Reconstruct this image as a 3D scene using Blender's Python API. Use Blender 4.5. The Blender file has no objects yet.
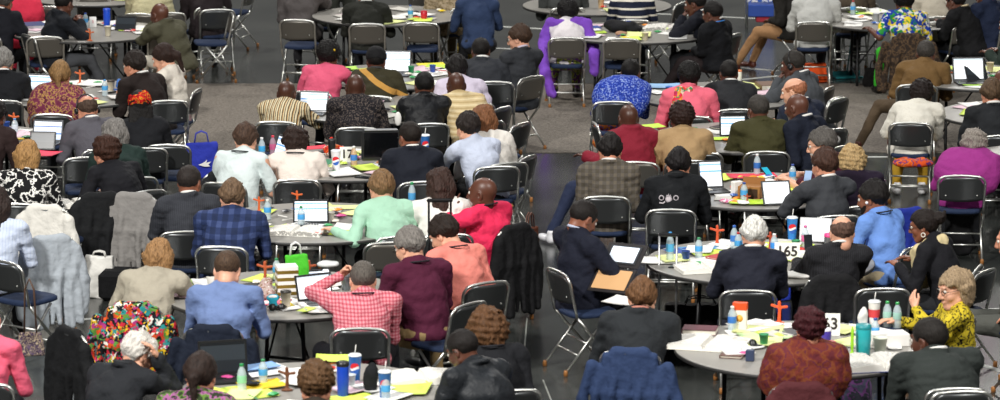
import bpy, math, random
import numpy as np
from mathutils import Vector, Matrix, Euler
C = bpy.context.scene.collection
SC = bpy.context.scene
R = math.radians
rnd = random.Random(7)

# ---------------------------------------------------------------- camera, world, lights, exposure
F_PX, PITCH, CAM_H = 3630.0, R(10.5), 6.5
CAM_Y = -CAM_H / math.tan(PITCH)
cam_data = bpy.data.cameras.new('camera')
cam_data.sensor_width = 36.0
cam_data.lens = 36.0 * F_PX / 1000.0
cam_data.clip_end = 300
cam = bpy.data.objects.new('camera', cam_data)
cam.location = (0, CAM_Y, CAM_H)
cam.rotation_euler = (math.pi / 2 - PITCH, 0, 0)
C.objects.link(cam)
SC.camera = cam
cam_data.dof.use_dof = True
cam_data.dof.focus_distance = 33.0
cam_data.dof.aperture_fstop = 3.6

w = bpy.data.worlds.new('arena_air'); SC.world = w
w.use_nodes = True
w.node_tree.nodes['Background'].inputs[0].default_value = (1.0, 0.98, 0.95, 1)
w.node_tree.nodes['Background'].inputs[1].default_value = 0.12
SC.view_settings.view_transform = 'Standard'
SC.view_settings.look = 'None'
SC.view_settings.gamma = 1.0
SC.view_settings.exposure = 0.1
SC.view_settings.use_curve_mapping = False

def area(loc, target, sx, sy, power, col=(1, 1, 1)):
    l = bpy.data.lights.new('arena_lamp', 'AREA'); l.shape = 'RECTANGLE'
    l.size = sx; l.size_y = sy; l.energy = power; l.color = col
    o = bpy.data.objects.new('arena_lamp', l); o.location = loc
    o.rotation_euler = (Vector(target) - Vector(loc)).to_track_quat('-Z', 'Y').to_euler()
    C.objects.link(o)
# rows of arena floodlights hung high above the floor
area((-10, -22, 15), (-2, -3, 0), 2.0, 2.0, 5200, (1.0, 0.98, 0.94))
area((9, -20, 16), (1, -2, 0), 2.0, 2.0, 2800, (1.0, 0.98, 0.94))
area((-8, 14, 15), (-1, 3, 0), 2.0, 2.0, 1500, (1.0, 0.97, 0.92))
area((9, 22, 14), (2, 5, 0), 2.0, 2.0, 1500, (1.0, 0.97, 0.92))
area((0, 2, 17), (0, 2, 0), 8, 8, 900, (0.96, 0.98, 1.0))

def at(px, py, z=0.0):
    """world point at height z seen at a pixel of the 1000x400 photograph"""
    dx, dv = px - 500.0, 200.0 - py
    d = Vector((dx, math.cos(PITCH) * F_PX + math.sin(PITCH) * dv, -math.sin(PITCH) * F_PX + math.cos(PITCH) * dv))
    t = (z - CAM_H) / d.z
    return Vector((0, CAM_Y, CAM_H)) + d * t

# ---------------------------------------------------------------- materials
MATS = {}
def srgb(c):
    if isinstance(c, str):
        c = c.lstrip('#'); c = tuple(int(c[i:i+2], 16) / 255 for i in (0, 2, 4))
    return tuple((x / 12.92 if x <= 0.04045 else ((x + 0.055) / 1.055) ** 2.4) for x in c) + (1.0,)

def base_mat(name):
    m = bpy.data.materials.new(name); m.use_nodes = True
    nt = m.node_tree; b = nt.nodes['Principled BSDF']
    return m, nt, b

def N(nt, typ, **kw):
    n = nt.nodes.new(typ)
    for k, v in kw.items():
        if k.startswith('i_'):
            n.inputs[k[2:].replace('_', ' ')].default_value = v
        else: setattr(n, k, v)
    return n

def plain(col, rough=0.6, metal=0.0, name=None, emit=0, alpha=1, trans=0, bump=0, scale=60, coat=0):
    key = ('plain', col, rough, metal, emit, alpha, trans, bump, scale, coat)
    if key in MATS: return MATS[key]
    m, nt, b = base_mat(name or 'paint'); c = srgb(col)
    b.inputs['Base Color'].default_value = c
    b.inputs['Roughness'].default_value = rough; b.inputs['Metallic'].default_value = metal
    if emit:
        b.inputs['Emission Color'].default_value = c; b.inputs['Emission Strength'].default_value = emit
    if trans: b.inputs['Transmission Weight'].default_value = trans
    if alpha < 1: b.inputs['Alpha'].default_value = alpha
    if coat: b.inputs['Coat Weight'].default_value = coat
    if bump:
        tc = N(nt, 'ShaderNodeTexCoord'); no = N(nt, 'ShaderNodeTexNoise', i_Scale=scale)
        bp = N(nt, 'ShaderNodeBump', i_Strength=bump, i_Distance=0.01)
        nt.links.new(tc.outputs['Object'], no.inputs['Vector'])
        nt.links.new(no.outputs['Fac'], bp.inputs['Height']); nt.links.new(bp.outputs[0], b.inputs['Normal'])
    MATS[key] = m
    return m

def ramp(nt, stops, interp='CONSTANT'):
    r = nt.nodes.new('ShaderNodeValToRGB'); cr = r.color_ramp; cr.interpolation = interp
    while len(cr.elements) < len(stops): cr.elements.new(0.5)
    for e, (p, c) in zip(cr.elements, stops): e.position = p; e.color = srgb(c)
    return r

def cloth(spec, rough=0.85):
    """spec: '#rrggbb' or (pattern, col1, col2, ...)"""
    key = ('cloth', spec, rough)
    if key in MATS: return MATS[key]
    m, nt, b = base_mat('cloth'); L = nt.links
    b.inputs['Roughness'].default_value = rough
    b.inputs['Sheen Weight'].default_value = 0.0
    b.inputs['Specular IOR Level'].default_value = 0.25
    tc = N(nt, 'ShaderNodeTexCoord'); O = tc.outputs['Object']
    no = N(nt, 'ShaderNodeTexNoise', i_Scale=14.0, i_Detail=4.0)
    L.new(O, no.inputs['Vector'])
    bp = N(nt, 'ShaderNodeBump', i_Strength=0.6, i_Distance=0.03)
    L.new(no.outputs['Fac'], bp.inputs['Height']); L.new(bp.outputs[0], b.inputs['Normal'])
    if isinstance(spec, str):
        b.inputs['Base Color'].default_value = srgb(spec)
    else:
        kind, cols = spec[0], spec[1:]
        sep = N(nt, 'ShaderNodeSeparateXYZ'); L.new(O, sep.inputs[0])
        def wave(axis, freq, duty, phase=0.0):
            mu = N(nt, 'ShaderNodeMath', operation='MULTIPLY_ADD'); mu.inputs[1].default_value = freq; mu.inputs[2].default_value = 50 + phase
            L.new(sep.outputs[axis], mu.inputs[0])
            fr = N(nt, 'ShaderNodeMath', operation='FRACT'); L.new(mu.outputs[0], fr.inputs[0])
            lt = N(nt, 'ShaderNodeMath', operation='LESS_THAN'); lt.inputs[1].default_value = duty
            L.new(fr.outputs[0], lt.inputs[0]); return lt.outputs[0], fr.outputs[0]
        def mixc(f, a, c2):
            mx = N(nt, 'ShaderNodeMix', data_type='RGBA')
            L.new(f, mx.inputs[0])
            for k, v in ((6, a), (7, c2)):
                if isinstance(v, str): mx.inputs[k].default_value = srgb(v)
                else: L.new(v, mx.inputs[k])
            return mx.outputs[2]
        if kind == 'vstripe':      # multi colour vertical stripes
            _, fr = wave('X', cols[0], .5)
            st = cols[1:]; r = ramp(nt, [(i / len(st), c) for i, c in enumerate(st)])
            L.new(fr, r.inputs[0]); out = r.outputs[0]
        elif kind == 'hstripe':
            _, fr = wave('Z', cols[0], .5)
            st = cols[1:]; r = ramp(nt, [(i / len(st), c) for i, c in enumerate(st)])
            L.new(fr, r.inputs[0]); out = r.outputs[0]
        elif kind == 'plaid':
            a, _ = wave('X', cols[0], .45); c_, _ = wave('Z', cols[0], .45)
            o1 = mixc(a, cols[1], cols[2]); o2 = mixc(a, cols[2], cols[3])
            out = mixc(c_, o1, o2)
        elif kind == 'pin':
            a, _ = wave('X', cols[0], .12); out = mixc(a, cols[1], cols[2])
        elif kind == 'diag':       # one diagonal band
            ad = N(nt, 'ShaderNodeMath', operation='MULTIPLY_ADD'); ad.inputs[1].default_value = 0.6
            L.new(sep.outputs['X'], ad.inputs[0]); L.new(sep.outputs['Z'], ad.inputs[2])
            g = N(nt, 'ShaderNodeMath', operation='GREATER_THAN'); g.inputs[1].default_value = cols[2]
            l = N(nt, 'ShaderNodeMath', operation='LESS_THAN'); l.inputs[1].default_value = cols[2] + cols[3]
            L.new(ad.outputs[0], g.inputs[0]); L.new(ad.outputs[0], l.inputs[0])
            mu = N(nt, 'ShaderNodeMath', operation='MULTIPLY'); L.new(g.outputs[0], mu.inputs[0]); L.new(l.outputs[0], mu.inputs[1])
            out = mixc(mu.outputs[0], cols[0], cols[1])
        elif kind == 'patch':      # voronoi colour patches
            vo = N(nt, 'ShaderNodeTexVoronoi', i_Scale=cols[0]); L.new(O, vo.inputs['Vector'])
            nz = N(nt, 'ShaderNodeTexNoise', i_Scale=cols[0] * .8); L.new(O, nz.inputs['Vector'])
            vm = N(nt, 'ShaderNodeVectorMath', operation='MULTIPLY_ADD'); vm.inputs[1].default_value = (.12, .12, .12)
            L.new(nz.outputs['Color'], vm.inputs[0]); L.new(O, vm.inputs[2]); L.new(vm.outputs[0], vo.inputs['Vector'])
            sp = N(nt, 'ShaderNodeSeparateColor'); L.new(vo.outputs['Color'], sp.inputs[0])
            st = cols[1:]; r = ramp(nt, [(i / len(st), c) for i, c in enumerate(st)])
            L.new(sp.outputs[0], r.inputs[0]); out = r.outputs[0]
        elif kind == 'noise':      # blotches of two or more colours
            nz = N(nt, 'ShaderNodeTexNoise', i_Scale=cols[0], i_Detail=3.0); L.new(O, nz.inputs['Vector'])
            st = cols[1:]; n = len(st)
            r = ramp(nt, [(0 if i == 0 else .36 + .28 * i / n, c) for i, c in enumerate(st)])
            L.new(nz.outputs['Fac'], r.inputs[0]); out = r.outputs[0]
        elif kind == 'dots':
            vo = N(nt, 'ShaderNodeTexVoronoi', i_Scale=cols[0]); L.new(O, vo.inputs['Vector'])
            l = N(nt, 'ShaderNodeMath', operation='LESS_THAN'); l.inputs[1].default_value = cols[3] if len(cols) > 3 else .25
            L.new(vo.outputs['Distance'], l.inputs[0]); out = mixc(l.outputs[0], cols[1], cols[2])
        L.new(out, b.inputs['Base Color'])
    MATS[key] = m
    return m

def hairm(col, rough=0.65):
    key = ('hair', col, rough)
    if key in MATS: return MATS[key]
    m, nt, b = base_mat('hair'); L = nt.links
    tc = N(nt, 'ShaderNodeTexCoord'); mp = N(nt, 'ShaderNodeMapping'); mp.inputs['Scale'].default_value = (150, 150, 30)
    no = N(nt, 'ShaderNodeTexNoise', i_Scale=1.0, i_Detail=3.0)
    L.new(tc.outputs['Object'], mp.inputs[0]); L.new(mp.outputs[0], no.inputs['Vector'])
    c = srgb(col); r = nt.nodes.new('ShaderNodeValToRGB')
    r.color_ramp.elements[0].position = .3; r.color_ramp.elements[1].position = .75
    r.color_ramp.elements[0].color = tuple(x * .5 for x in c[:3]) + (1,)
    r.color_ramp.elements[1].color = tuple(min(1, x * 1.45) for x in c[:3]) + (1,)
    L.new(no.outputs['Fac'], r.inputs[0]); L.new(r.outputs[0], b.inputs['Base Color'])
    bp = N(nt, 'ShaderNodeBump', i_Strength=0.7, i_Distance=0.008)
    L.new(no.outputs['Fac'], bp.inputs['Height']); L.new(bp.outputs[0], b.inputs['Normal'])
    b.inputs['Roughness'].default_value = rough; b.inputs['Specular IOR Level'].default_value = .25
    MATS[key] = m
    return m

SKIN = {'d': '#5c382a', 'dd': '#4a2c20', 'm': '#84523c', 'l': '#c98d72', 'p': '#dba78c', 't': '#a06a4c'}
def skinm(k):
    key = ('skin', k)
    if key in MATS: return MATS[key]
    m, nt, b = base_mat('skin'); L = nt.links
    c = srgb(SKIN[k]); b.inputs['Roughness'].default_value = .42 if k in ('d', 'dd') else .5
    no = N(nt, 'ShaderNodeTexNoise', i_Scale=9.0, i_Detail=3.0)
    tc = N(nt, 'ShaderNodeTexCoord'); L.new(tc.outputs['Object'], no.inputs['Vector'])
    r = nt.nodes.new('ShaderNodeValToRGB')
    r.color_ramp.elements[0].color = (c[0] * .85, c[1] * .8, c[2] * .78, 1)
    r.color_ramp.elements[1].color = (min(1, c[0] * 1.15), c[1] * 1.12, c[2] * 1.1, 1)
    L.new(no.outputs['Fac'], r.inputs[0]); L.new(r.outputs[0], b.inputs['Base Color'])
    MATS[key] = m
    return m

# ---------------------------------------------------------------- object helpers
def tag(o, label, cat, group=None, kind=None):
    o['label'] = label; o['category'] = cat
    if group: o['group'] = group
    if kind: o['kind'] = kind
    return o

def empty(name, loc, yaw=0.0):
    o = bpy.data.objects.new(name, None); o.empty_display_size = .1
    o.location = loc; o.rotation_euler = (0, 0, R(yaw)); C.objects.link(o)
    return o

def link(name, me, parent=None, loc=(0, 0, 0), rot=(0, 0, 0), label=None, mat=None):
    o = bpy.data.objects.new(name, me); C.objects.link(o)
    o.location = loc; o.rotation_euler = rot
    if parent: o.parent = parent
    if label: o['label'] = label
    if mat is not None:
        if len(me.materials) == 0: me.materials.append(mat)
        o.material_slots[0].link = 'OBJECT'; o.material_slots[0].material = mat
    return o

def copy_tree(o, parent=None):
    c = o.copy(); C.objects.link(c)
    if parent: c.parent = parent
    for ch in list(o.children): copy_tree(ch, c)
    return c

class MB:
    """collects verts and faces of one mesh"""
    def __init__(s): s.v = []; s.f = []; s.m = []; s.sm = []
    def add(s, v, f, mi=0, sm=True, M=None):
        b = len(s.v)
        s.v += [tuple(M @ Vector(p)) if M is not None else tuple(p) for p in v]
        s.f += [tuple(i + b for i in q) for q in f]; s.m += [mi] * len(f); s.sm += [sm] * len(f)
    def box(s, c, d, mi=0, M=None, bev=0.0):
        x, y, z = d[0] / 2, d[1] / 2, d[2] / 2
        if bev <= 0:
            v = [(c[0] + i * x, c[1] + j * y, c[2] + k * z) for i in (-1, 1) for j in (-1, 1) for k in (-1, 1)]
            s.add(v, [(0, 1, 3, 2), (4, 6, 7, 5), (0, 4, 5, 1), (2, 3, 7, 6), (0, 2, 6, 4), (1, 5, 7, 3)], mi, False, M)
        else:
            bb = min(bev, x * .95, y * .95, z * .95)
            rings = []
            for (zz, ins) in ((-z, bb), (-z + bb, 0), (z - bb, 0), (z, bb)):
                X, Y = x - ins, y - ins; cc = bb
                rings.append([(c[0] + p[0], c[1] + p[1], c[2] + zz) for p in
                    ((-X + cc, -Y), (X - cc, -Y), (X, -Y + cc), (X, Y - cc), (X - cc, Y), (-X + cc, Y), (-X, Y - cc), (-X, -Y + cc))])
            s.loft(rings, mi, True, sm=False, M=M)
    def loft(s, rings, mi=0, caps=True, sm=True, M=None):
        n = len(rings[0]); v = [p for r in rings for p in r]; f = []
        for i in range(len(rings) - 1):
            for j in range(n):
                k = (j + 1) % n
                f.append((i * n + j, i * n + k, (i + 1) * n + k, (i + 1) * n + j))
        s.add(v, f, mi, sm, M)
        if caps:
            b = len(s.v) - len(v)
            s.f.append(tuple(b + j for j in reversed(range(n)))); s.m.append(mi); s.sm.append(False)
            s.f.append(tuple(b + (len(rings) - 1) * n + j for j in range(n))); s.m.append(mi); s.sm.append(False)
    def lathe(s, prof, n=20, mi=0, M=None, caps=True, c=(0, 0, 0), sm=True):
        rings = [[(c[0] + r * math.cos(2 * math.pi * j / n), c[1] + r * math.sin(2 * math.pi * j / n), c[2] + z) for j in range(n)] for r, z in prof]
        s.loft(rings, mi, caps, sm, M)
    def tube(s, pts, r, n=8, mi=0, M=None, caps=True):
        pts = [Vector(p) for p in pts]; rings = []; up = None
        for i, p in enumerate(pts):
            t = (pts[min(i + 1, len(pts) - 1)] - pts[max(i - 1, 0)]).normalized()
            if up is None: up = t.orthogonal().normalized()
            up = (up - t * up.dot(t)).normalized(); sd = t.cross(up)
            rr = r[i] if isinstance(r, (list, tuple)) else r
            rings.append([tuple(p + (up * math.cos(2 * math.pi * j / n) + sd * math.sin(2 * math.pi * j / n)) * rr) for j in range(n)])
        s.loft(rings, mi, caps, True, M)
    def mesh(s, name, mats=None):
        me = bpy.data.meshes.new(name); me.from_pydata(s.v, [], s.f)
        me.polygons.foreach_set('material_index', s.m); me.polygons.foreach_set('use_smooth', s.sm)
        for m in (mats or []): me.materials.append(m)
        me.update(); return me

# ---------------------------------------------------------------- signed distance fields -> meshes
def rotX(a):
    c, s_ = math.cos(a), math.sin(a); return np.array([[1, 0, 0], [0, c, -s_], [0, s_, c]], np.float32)
class Field:
    def __init__(s, lo, hi, h):
        s.h = h; s.lo = np.array(lo, np.float32); s.n = np.ceil((np.array(hi) - s.lo) / h).astype(int) + 1
        s.ax = [s.lo[i] + h * np.arange(s.n[i], dtype=np.float32) for i in range(3)]
        s.v = np.full(tuple(s.n), 0.3, np.float32)
    def sub(s, lo, hi):
        sl = []
        for i in range(3):
            a = max(0, int((lo[i] - s.lo[i]) / s.h)); b = min(int(s.n[i]), int((hi[i] - s.lo[i]) / s.h) + 2)
            if b <= a: return None
            sl.append(slice(a, b))
        X, Y, Z = s.ax[0][sl[0]][:, None, None], s.ax[1][sl[1]][None, :, None], s.ax[2][sl[2]][None, None, :]
        return tuple(sl), X, Y, Z
    def merge(s, sl, d, k, op='u'):
        a = s.v[sl]
        if op == 'u':
            if k > 0:
                h = np.maximum(k - np.abs(a - d), 0) / k; s.v[sl] = np.minimum(a, d) - h * h * k * .25
            else: s.v[sl] = np.minimum(a, d)
        else:
            d = -d
            if k > 0:
                h = np.maximum(k - np.abs(a - d), 0) / k; s.v[sl] = np.maximum(a, d) + h * h * k * .25
            else: s.v[sl] = np.maximum(a, d)
    def ell(s, c, r, rot=None, k=.03, op='u'):
        m = max(r) + .05 + k
        g = s.sub([c[i] - m for i in range(3)], [c[i] + m for i in range(3)])
        if g is None: return
        sl, X, Y, Z = g; x, y, z = X - c[0], Y - c[1], Z - c[2]
        if rot is not None:
            x, y, z = (rot[0, 0] * x + rot[1, 0] * y + rot[2, 0] * z, rot[0, 1] * x + rot[1, 1] * y + rot[2, 1] * z, rot[0, 2] * x + rot[1, 2] * y + rot[2, 2] * z)
        q = (x / r[0]) ** 2 + (y / r[1]) ** 2 + (z / r[2]) ** 2
        k0 = np.sqrt(q) + 1e-6
        k1 = np.sqrt((x / r[0] ** 2) ** 2 + (y / r[1] ** 2) ** 2 + (z / r[2] ** 2) ** 2) + 1e-6
        s.merge(sl, k0 * (k0 - 1) / k1, k, op)
    def cone(s, a, b, ra, rb, k=.03, op='u'):
        m = max(ra, rb) + .05 + k
        g = s.sub([min(a[i], b[i]) - m for i in range(3)], [max(a[i], b[i]) + m for i in range(3)])
        if g is None: return
        sl, X, Y, Z = g
        d = [b[i] - a[i] for i in range(3)]; dd = sum(q * q for q in d) + 1e-9
        x, y, z = X - a[0], Y - a[1], Z - a[2]
        t = np.clip((x * d[0] + y * d[1] + z * d[2]) / dd, 0, 1)
        r = np.sqrt((x - t * d[0]) ** 2 + (y - t * d[1]) ** 2 + (z - t * d[2]) ** 2) - (ra + (rb - ra) * t)
        s.merge(sl, r, k, op)
    def grid(s): return s.ax[0][:, None, None], s.ax[1][None, :, None], s.ax[2][None, None, :]
    def wrinkle(s, amp, freq, seed, stretch=(1, 1, 1)):
        rg = np.random.RandomState(seed); X, Y, Z = s.grid(); acc = 0
        for i in range(5):
            k = rg.normal(size=3); k /= np.linalg.norm(k); k = k * freq * (0.6 + rg.rand()) * np.array(stretch)
            wv = np.sin(X * k[1] * .7 + Z * k[0] * .7 + i) * 1.3
            acc = acc + np.sin(X * k[0] + Y * k[1] + Z * k[2] + wv + rg.rand() * 6)
        s.v = s.v + (acc * amp * .45).astype(np.float32)
    def nets(s):
        v = s.v.copy(); v[0] = v[-1] = .3; v[:, 0] = v[:, -1] = .3; v[:, :, 0] = v[:, :, -1] = .3
        ins = v < 0; nx, ny, nz = v.shape
        cnt = np.zeros((nx - 1, ny - 1, nz - 1), np.int8)
        for i in (0, 1):
            for j in (0, 1):
                for k in (0, 1): cnt += ins[i:nx - 1 + i, j:ny - 1 + j, k:nz - 1 + k]
        act = (cnt > 0) & (cnt < 8); ix = np.argwhere(act)
        if len(ix) == 0: return np.zeros((0, 3)), np.zeros((0, 4), int)
        idx = -np.ones(act.shape, np.int64); idx[act] = np.arange(len(ix))
        cor = [(i, j, k) for i in (0, 1) for j in (0, 1) for k in (0, 1)]
        val = np.stack([v[ix[:, 0] + a, ix[:, 1] + b, ix[:, 2] + c] for a, b, c in cor], 1)
        P = np.zeros((len(ix), 3)); W = np.zeros(len(ix))
        for a in range(8):
            for b in range(a + 1, 8):
                if sum(abs(cor[a][t] - cor[b][t]) for t in range(3)) != 1: continue
                va, vb = val[:, a], val[:, b]; mk = (va < 0) != (vb < 0)
                t = np.where(mk, va / np.where(mk, va - vb, 1), 0)
                pa, pb = np.array(cor[a], float), np.array(cor[b], float)
                P += np.where(mk[:, None], pa + (pb - pa) * t[:, None], 0); W += mk
        P = (ix + P / W[:, None]) * s.h + s.lo
        Q = []
        for ax in range(3):
            o = [q for q in range(3) if q != ax]
            A = np.moveaxis(ins, ax, 0); I = np.moveaxis(idx, ax, 0)
            e = (A[:-1] != A[1:])[:, 1:-1, 1:-1]; q = np.argwhere(e)
            if len(q) == 0: continue
            i, j, k = q[:, 0], q[:, 1] + 1, q[:, 2] + 1
            f = np.stack([I[i, j - 1, k - 1], I[i, j, k - 1], I[i, j, k], I[i, j - 1, k]], 1)
            fl = A[i, j, k]
            if ax == 1: fl = ~fl
            f[~fl] = f[~fl][:, ::-1]; Q.append(f)
        Q = np.concatenate(Q)
        return P, Q

def np_mesh(name, parts, mats):
    """parts: list of (verts Nx3, quads Mx4, material index)"""
    V = np.concatenate([p[0] for p in parts]); off = 0; F = []; MI = []
    for p in parts:
        F.append(p[1] + off); off += len(p[0]); MI.append(np.full(len(p[1]), p[2]))
    F = np.concatenate(F); MI = np.concatenate(MI)
    me = bpy.data.meshes.new(name)
    me.vertices.add(len(V)); me.vertices.foreach_set('co', V.astype(np.float32).ravel())
    me.loops.add(F.size); me.loops.foreach_set('vertex_index', F.astype(np.int32).ravel())
    me.polygons.add(len(F)); me.polygons.foreach_set('loop_start', (np.arange(len(F)) * 4).astype(np.int32))
    me.polygons.foreach_set('loop_total', np.full(len(F), 4, np.int32))
    me.polygons.foreach_set('material_index', MI.astype(np.int32))
    me.polygons.foreach_set('use_smooth', np.ones(len(F), bool))
    for m in mats: me.materials.append(m)
    me.update(calc_edges=True); me.validate()
    return me

# ---------------------------------------------------------------- the setting
def build_floor():
    m, nt, b = base_mat('polished_concrete'); L = nt.links
    tc = N(nt, 'ShaderNodeTexCoord')
    n1 = N(nt, 'ShaderNodeTexNoise', i_Scale=.9, i_Detail=6.0); n2 = N(nt, 'ShaderNodeTexNoise', i_Scale=14.0, i_Detail=5.0)
    for n in (n1, n2): L.new(tc.outputs['Object'], n.inputs['Vector'])
    mx = N(nt, 'ShaderNodeMath', operation='MULTIPLY_ADD'); mx.inputs[1].default_value = .35
    L.new(n2.outputs['Fac'], mx.inputs[0]); L.new(n1.outputs['Fac'], mx.inputs[2])
    r = nt.nodes.new('ShaderNodeValToRGB'); r.color_ramp.elements[0].position = .45; r.color_ramp.elements[1].position = .9
    r.color_ramp.elements[0].color = srgb('#2a2d2c'); r.color_ramp.elements[1].color = srgb('#424441')
    L.new(mx.outputs[0], r.inputs[0]); L.new(r.outputs[0], b.inputs['Base Color'])
    b.inputs['Roughness'].default_value = .2; b.inputs['Specular IOR Level'].default_value = .6
    mb = MB(); mb.box((0, 8, -.05), (60, 70, .1)); me = mb.mesh('floor', [m])
    o = link('floor', me); o['kind'] = 'structure'
    # carpet band
    m, nt, b = base_mat('carpet'); L = nt.links
    tc = N(nt, 'ShaderNodeTexCoord'); n1 = N(nt, 'ShaderNodeTexNoise', i_Scale=38.0, i_Detail=6.0, i_Roughness=.8)
    L.new(tc.outputs['Object'], n1.inputs['Vector'])
    r = nt.nodes.new('ShaderNodeValToRGB'); r.color_ramp.elements[0].position = .35; r.color_ramp.elements[1].position = .65
    r.color_ramp.elements[0].color = srgb('#3f3a35'); r.color_ramp.elements[1].color = srgb('#8a8176')
    L.new(n1.outputs['Fac'], r.inputs[0]); L.new(r.outputs[0], b.inputs['Base Color']); b.inputs['Roughness'].default_value = .95
    bp = N(nt, 'ShaderNodeBump', i_Strength=.5, i_Distance=.01); L.new(n1.outputs['Fac'], bp.inputs['Height']); L.new(bp.outputs[0], b.inputs['Normal'])
    y0 = at(500, 153, 0).y; y1 = at(500, 84, 0).y
    mb = MB(); mb.box((0, (y0 + y1) / 2, .004), (40, y1 - y0, .008), bev=.003); 
    tag(link('carpet_runner', mb.mesh('carpet_runner', [m])), 'speckled taupe carpet runner crossing the dark polished concrete floor', 'carpet')
    tape = plain('#c9cbc6', .6, bump=.2)
    def line(p, q, wd, lab, mt=tape):
        a, c = at(*p), at(*q); d = (c - a); L_ = d.length; mb = MB()
        mb.box((0, 0, .001), (L_, wd, .002))
        o = link('floor_tape', mb.mesh('floor_tape', [mt]), loc=((a + c) / 2 + Vector((0, 0, .0005))), rot=(0, 0, math.atan2(d.y, d.x)))
        tag(o, lab, 'tape')
    line((470, 25), (545, 29), .07, 'white floor tape line farther back of the two left of the purple shawl')
    line((470, 47), (552, 51), .07, 'white floor tape line nearer of the two left of the purple shawl')
    line((640, 13), (765, 19), .06, 'white floor tape line behind the man with a blue lanyard')
    line((722, 66), (778, 71), .07, 'white floor tape line on the floor behind the grey-suited man with headphones')
    line((738, 80), (778, 76), .07, 'short white floor tape line nearest the grey-suited man with headphones')
    line((852, 157), (895, 157), .06, 'white floor tape line beside the chair of the woman in yellow trousers')
    line((55, 322), (112, 317), .06, 'white floor tape line by the black jacket chair at lower left')
    line((970, 310), (1010, 309), .07, 'white floor tape line right of the woman in the yellow blouse')
    line((978, 364), (1010, 374), .07, 'white floor tape line at the lower right corner')
    thin = plain('#8b8e88', .4)
    line((527, 318), (520, 405), .012, 'thin pale seam line on the floor left of the suited man with tablet', thin)
    line((543, 380), (553, 405), .012, 'thin pale seam line under the chair of the man with the tablet', thin)
build_floor()

# ---------------------------------------------------------------- folding chairs
STEEL = plain('#cfcfca', .36, 1.0, 'steel'); TIP = plain('#94602c', .6, 0, 'rubber')
BLK = plain('#4a4c4d', .32, .65, 'enamel'); BLK_SHEEN = plain('#6a6761', .35, .6, 'enamel'); NAVY = cloth('#1d2a44', .8)  # the taupe enamel is the dark one with reflected light put into its colour
def chair_meshes():
    M = {}
    def at_side(t):   # y of the back frame at height z
        return -.155 - (t - .44) * .24
    mb = MB(); pts = []
    for z in (.43, .52, .62): pts.append((.205, at_side(z), z))
    for a in range(0, 91, 15): pts.append((.135 + .075 * math.cos(R(a)), at_side(.70 + .07 * math.sin(R(a))), .70 + .07 * math.sin(R(a))))
    pts += [(.07, at_side(.776), .776), (0, at_side(.778), .778)]
    full = pts + [(-p[0], p[1], p[2]) for p in reversed(pts[:-1])]
    mb.tube(full, .0125, 8); M['back_frame'] = mb.mesh('back_frame', [STEEL])
    mb = MB(); nx, nz = 14, 8; V = []
    for side in (0, 1):
        for j in range(nz + 1):
            for i in range(nx + 1):
                u = -1 + 2 * i / nx; x = .198 * u
                zt = .768 - .07 * max(0, (abs(u) - .62) / .38) ** 2; zb = .555 - .012 * (1 - u * u)
                z = zb + (zt - zb) * j / nz
                y = at_side(z) - .035 * (1 - u * u) + (.004 if side else -.004)
                V.append((x, y, z))
    F = []; n = (nx + 1) * (nz + 1)
    for j in range(nz):
        for i in range(nx):
            a = j * (nx + 1) + i; q = (a, a + 1, a + nx + 2, a + nx + 1)
            F.append(q); F.append(tuple(n + t for t in reversed(q)))
    rim = [i for i in range(nx + 1)] + [j * (nx + 1) + nx for j in range(1, nz + 1)] + [nz * (nx + 1) + i for i in range(nx - 1, -1, -1)] + [j * (nx + 1) for j in range(nz - 1, 0, -1)]
    for a in range(len(rim)):
        b = (a + 1) % len(rim); F.append((rim[a], n + rim[a], n + rim[b], rim[b]))
    mb.add(V, F)
    for x in (-.14, .14):
        mb.lathe([(.0, .006), (.007, .004), (.009, -.002)], 8, 1, M=Matrix.Translation((x, at_side(.6) - .024, .60)) @ Matrix.Rotation(R(100), 4, 'X'))
    M['backrest'] = mb.mesh('backrest', [BLK, STEEL])
    # padded seat
    mb = MB(); rings = []
    for z, ins in ((.425, .012), (.43, 0), (.452, 0), (.462, .012), (.466, .05)):
        ring = []
        for k in range(28):
            a = 2 * math.pi * k / 28; ca, sa = math.cos(a), math.sin(a); e = .45
            x = (.195 - ins) * math.copysign(abs(ca) ** e, ca); y = (.195 - ins) * math.copysign(abs(sa) ** e, sa)
            x *= 1 + .06 * (y / .2); ring.append((x, y + .025, z + .012 * (y > 0) * (y / .2)))
        rings.append(ring)
    mb.loft(rings); M['seat'] = mb.mesh('seat', [NAVY])
    for sx, nm in ((1, 'R'), (-1, 'L')):
        mb = MB(); mb.tube([(sx * .205, at_side(.44), .44), (sx * .207, -.06, .33), (sx * .212, .21, .03)], .0125, 8); M['front' + nm] = mb.mesh('leg', [STEEL])
        mb = MB(); mb.tube([(sx * .19, .10, .425), (sx * .195, -.245, .03)], .011, 8); M['rear' + nm] = mb.mesh('leg', [STEEL])
        mb = MB(); mb.lathe([(.013, 0), (.018, .002), (.018, .03), (.014, .045)], 10, c=(sx * .212, .213, 0)); M['tipf' + nm] = mb.mesh('foot_tip', [TIP])
        mb = MB(); mb.lathe([(.013, 0), (.017, .002), (.017, .03), (.013, .045)], 10, c=(sx * .195, -.248, 0)); M['tipr' + nm] = mb.mesh('foot_tip', [TIP])
    mb = MB(); mb.tube([(-.194, -.14, .15), (.194, -.14, .15)], .009, 8); M['bar1'] = mb.mesh('cross_bar', [STEEL])
    mb = MB(); mb.tube([(-.192, -.065, .237), (.192, -.065, .237)], .009, 8); M['bar2'] = mb.mesh('cross_bar', [STEEL])
    mb = MB(); mb.tube([(-.21, .14, .112), (.21, .14, .112)], .009, 8); M['bar3'] = mb.mesh('cross_bar', [STEEL])
    for m_ in set(M.values()):
        for v_ in m_.vertices: v_.co.z *= 1.03
    return M
CM = chair_meshes()
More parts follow.
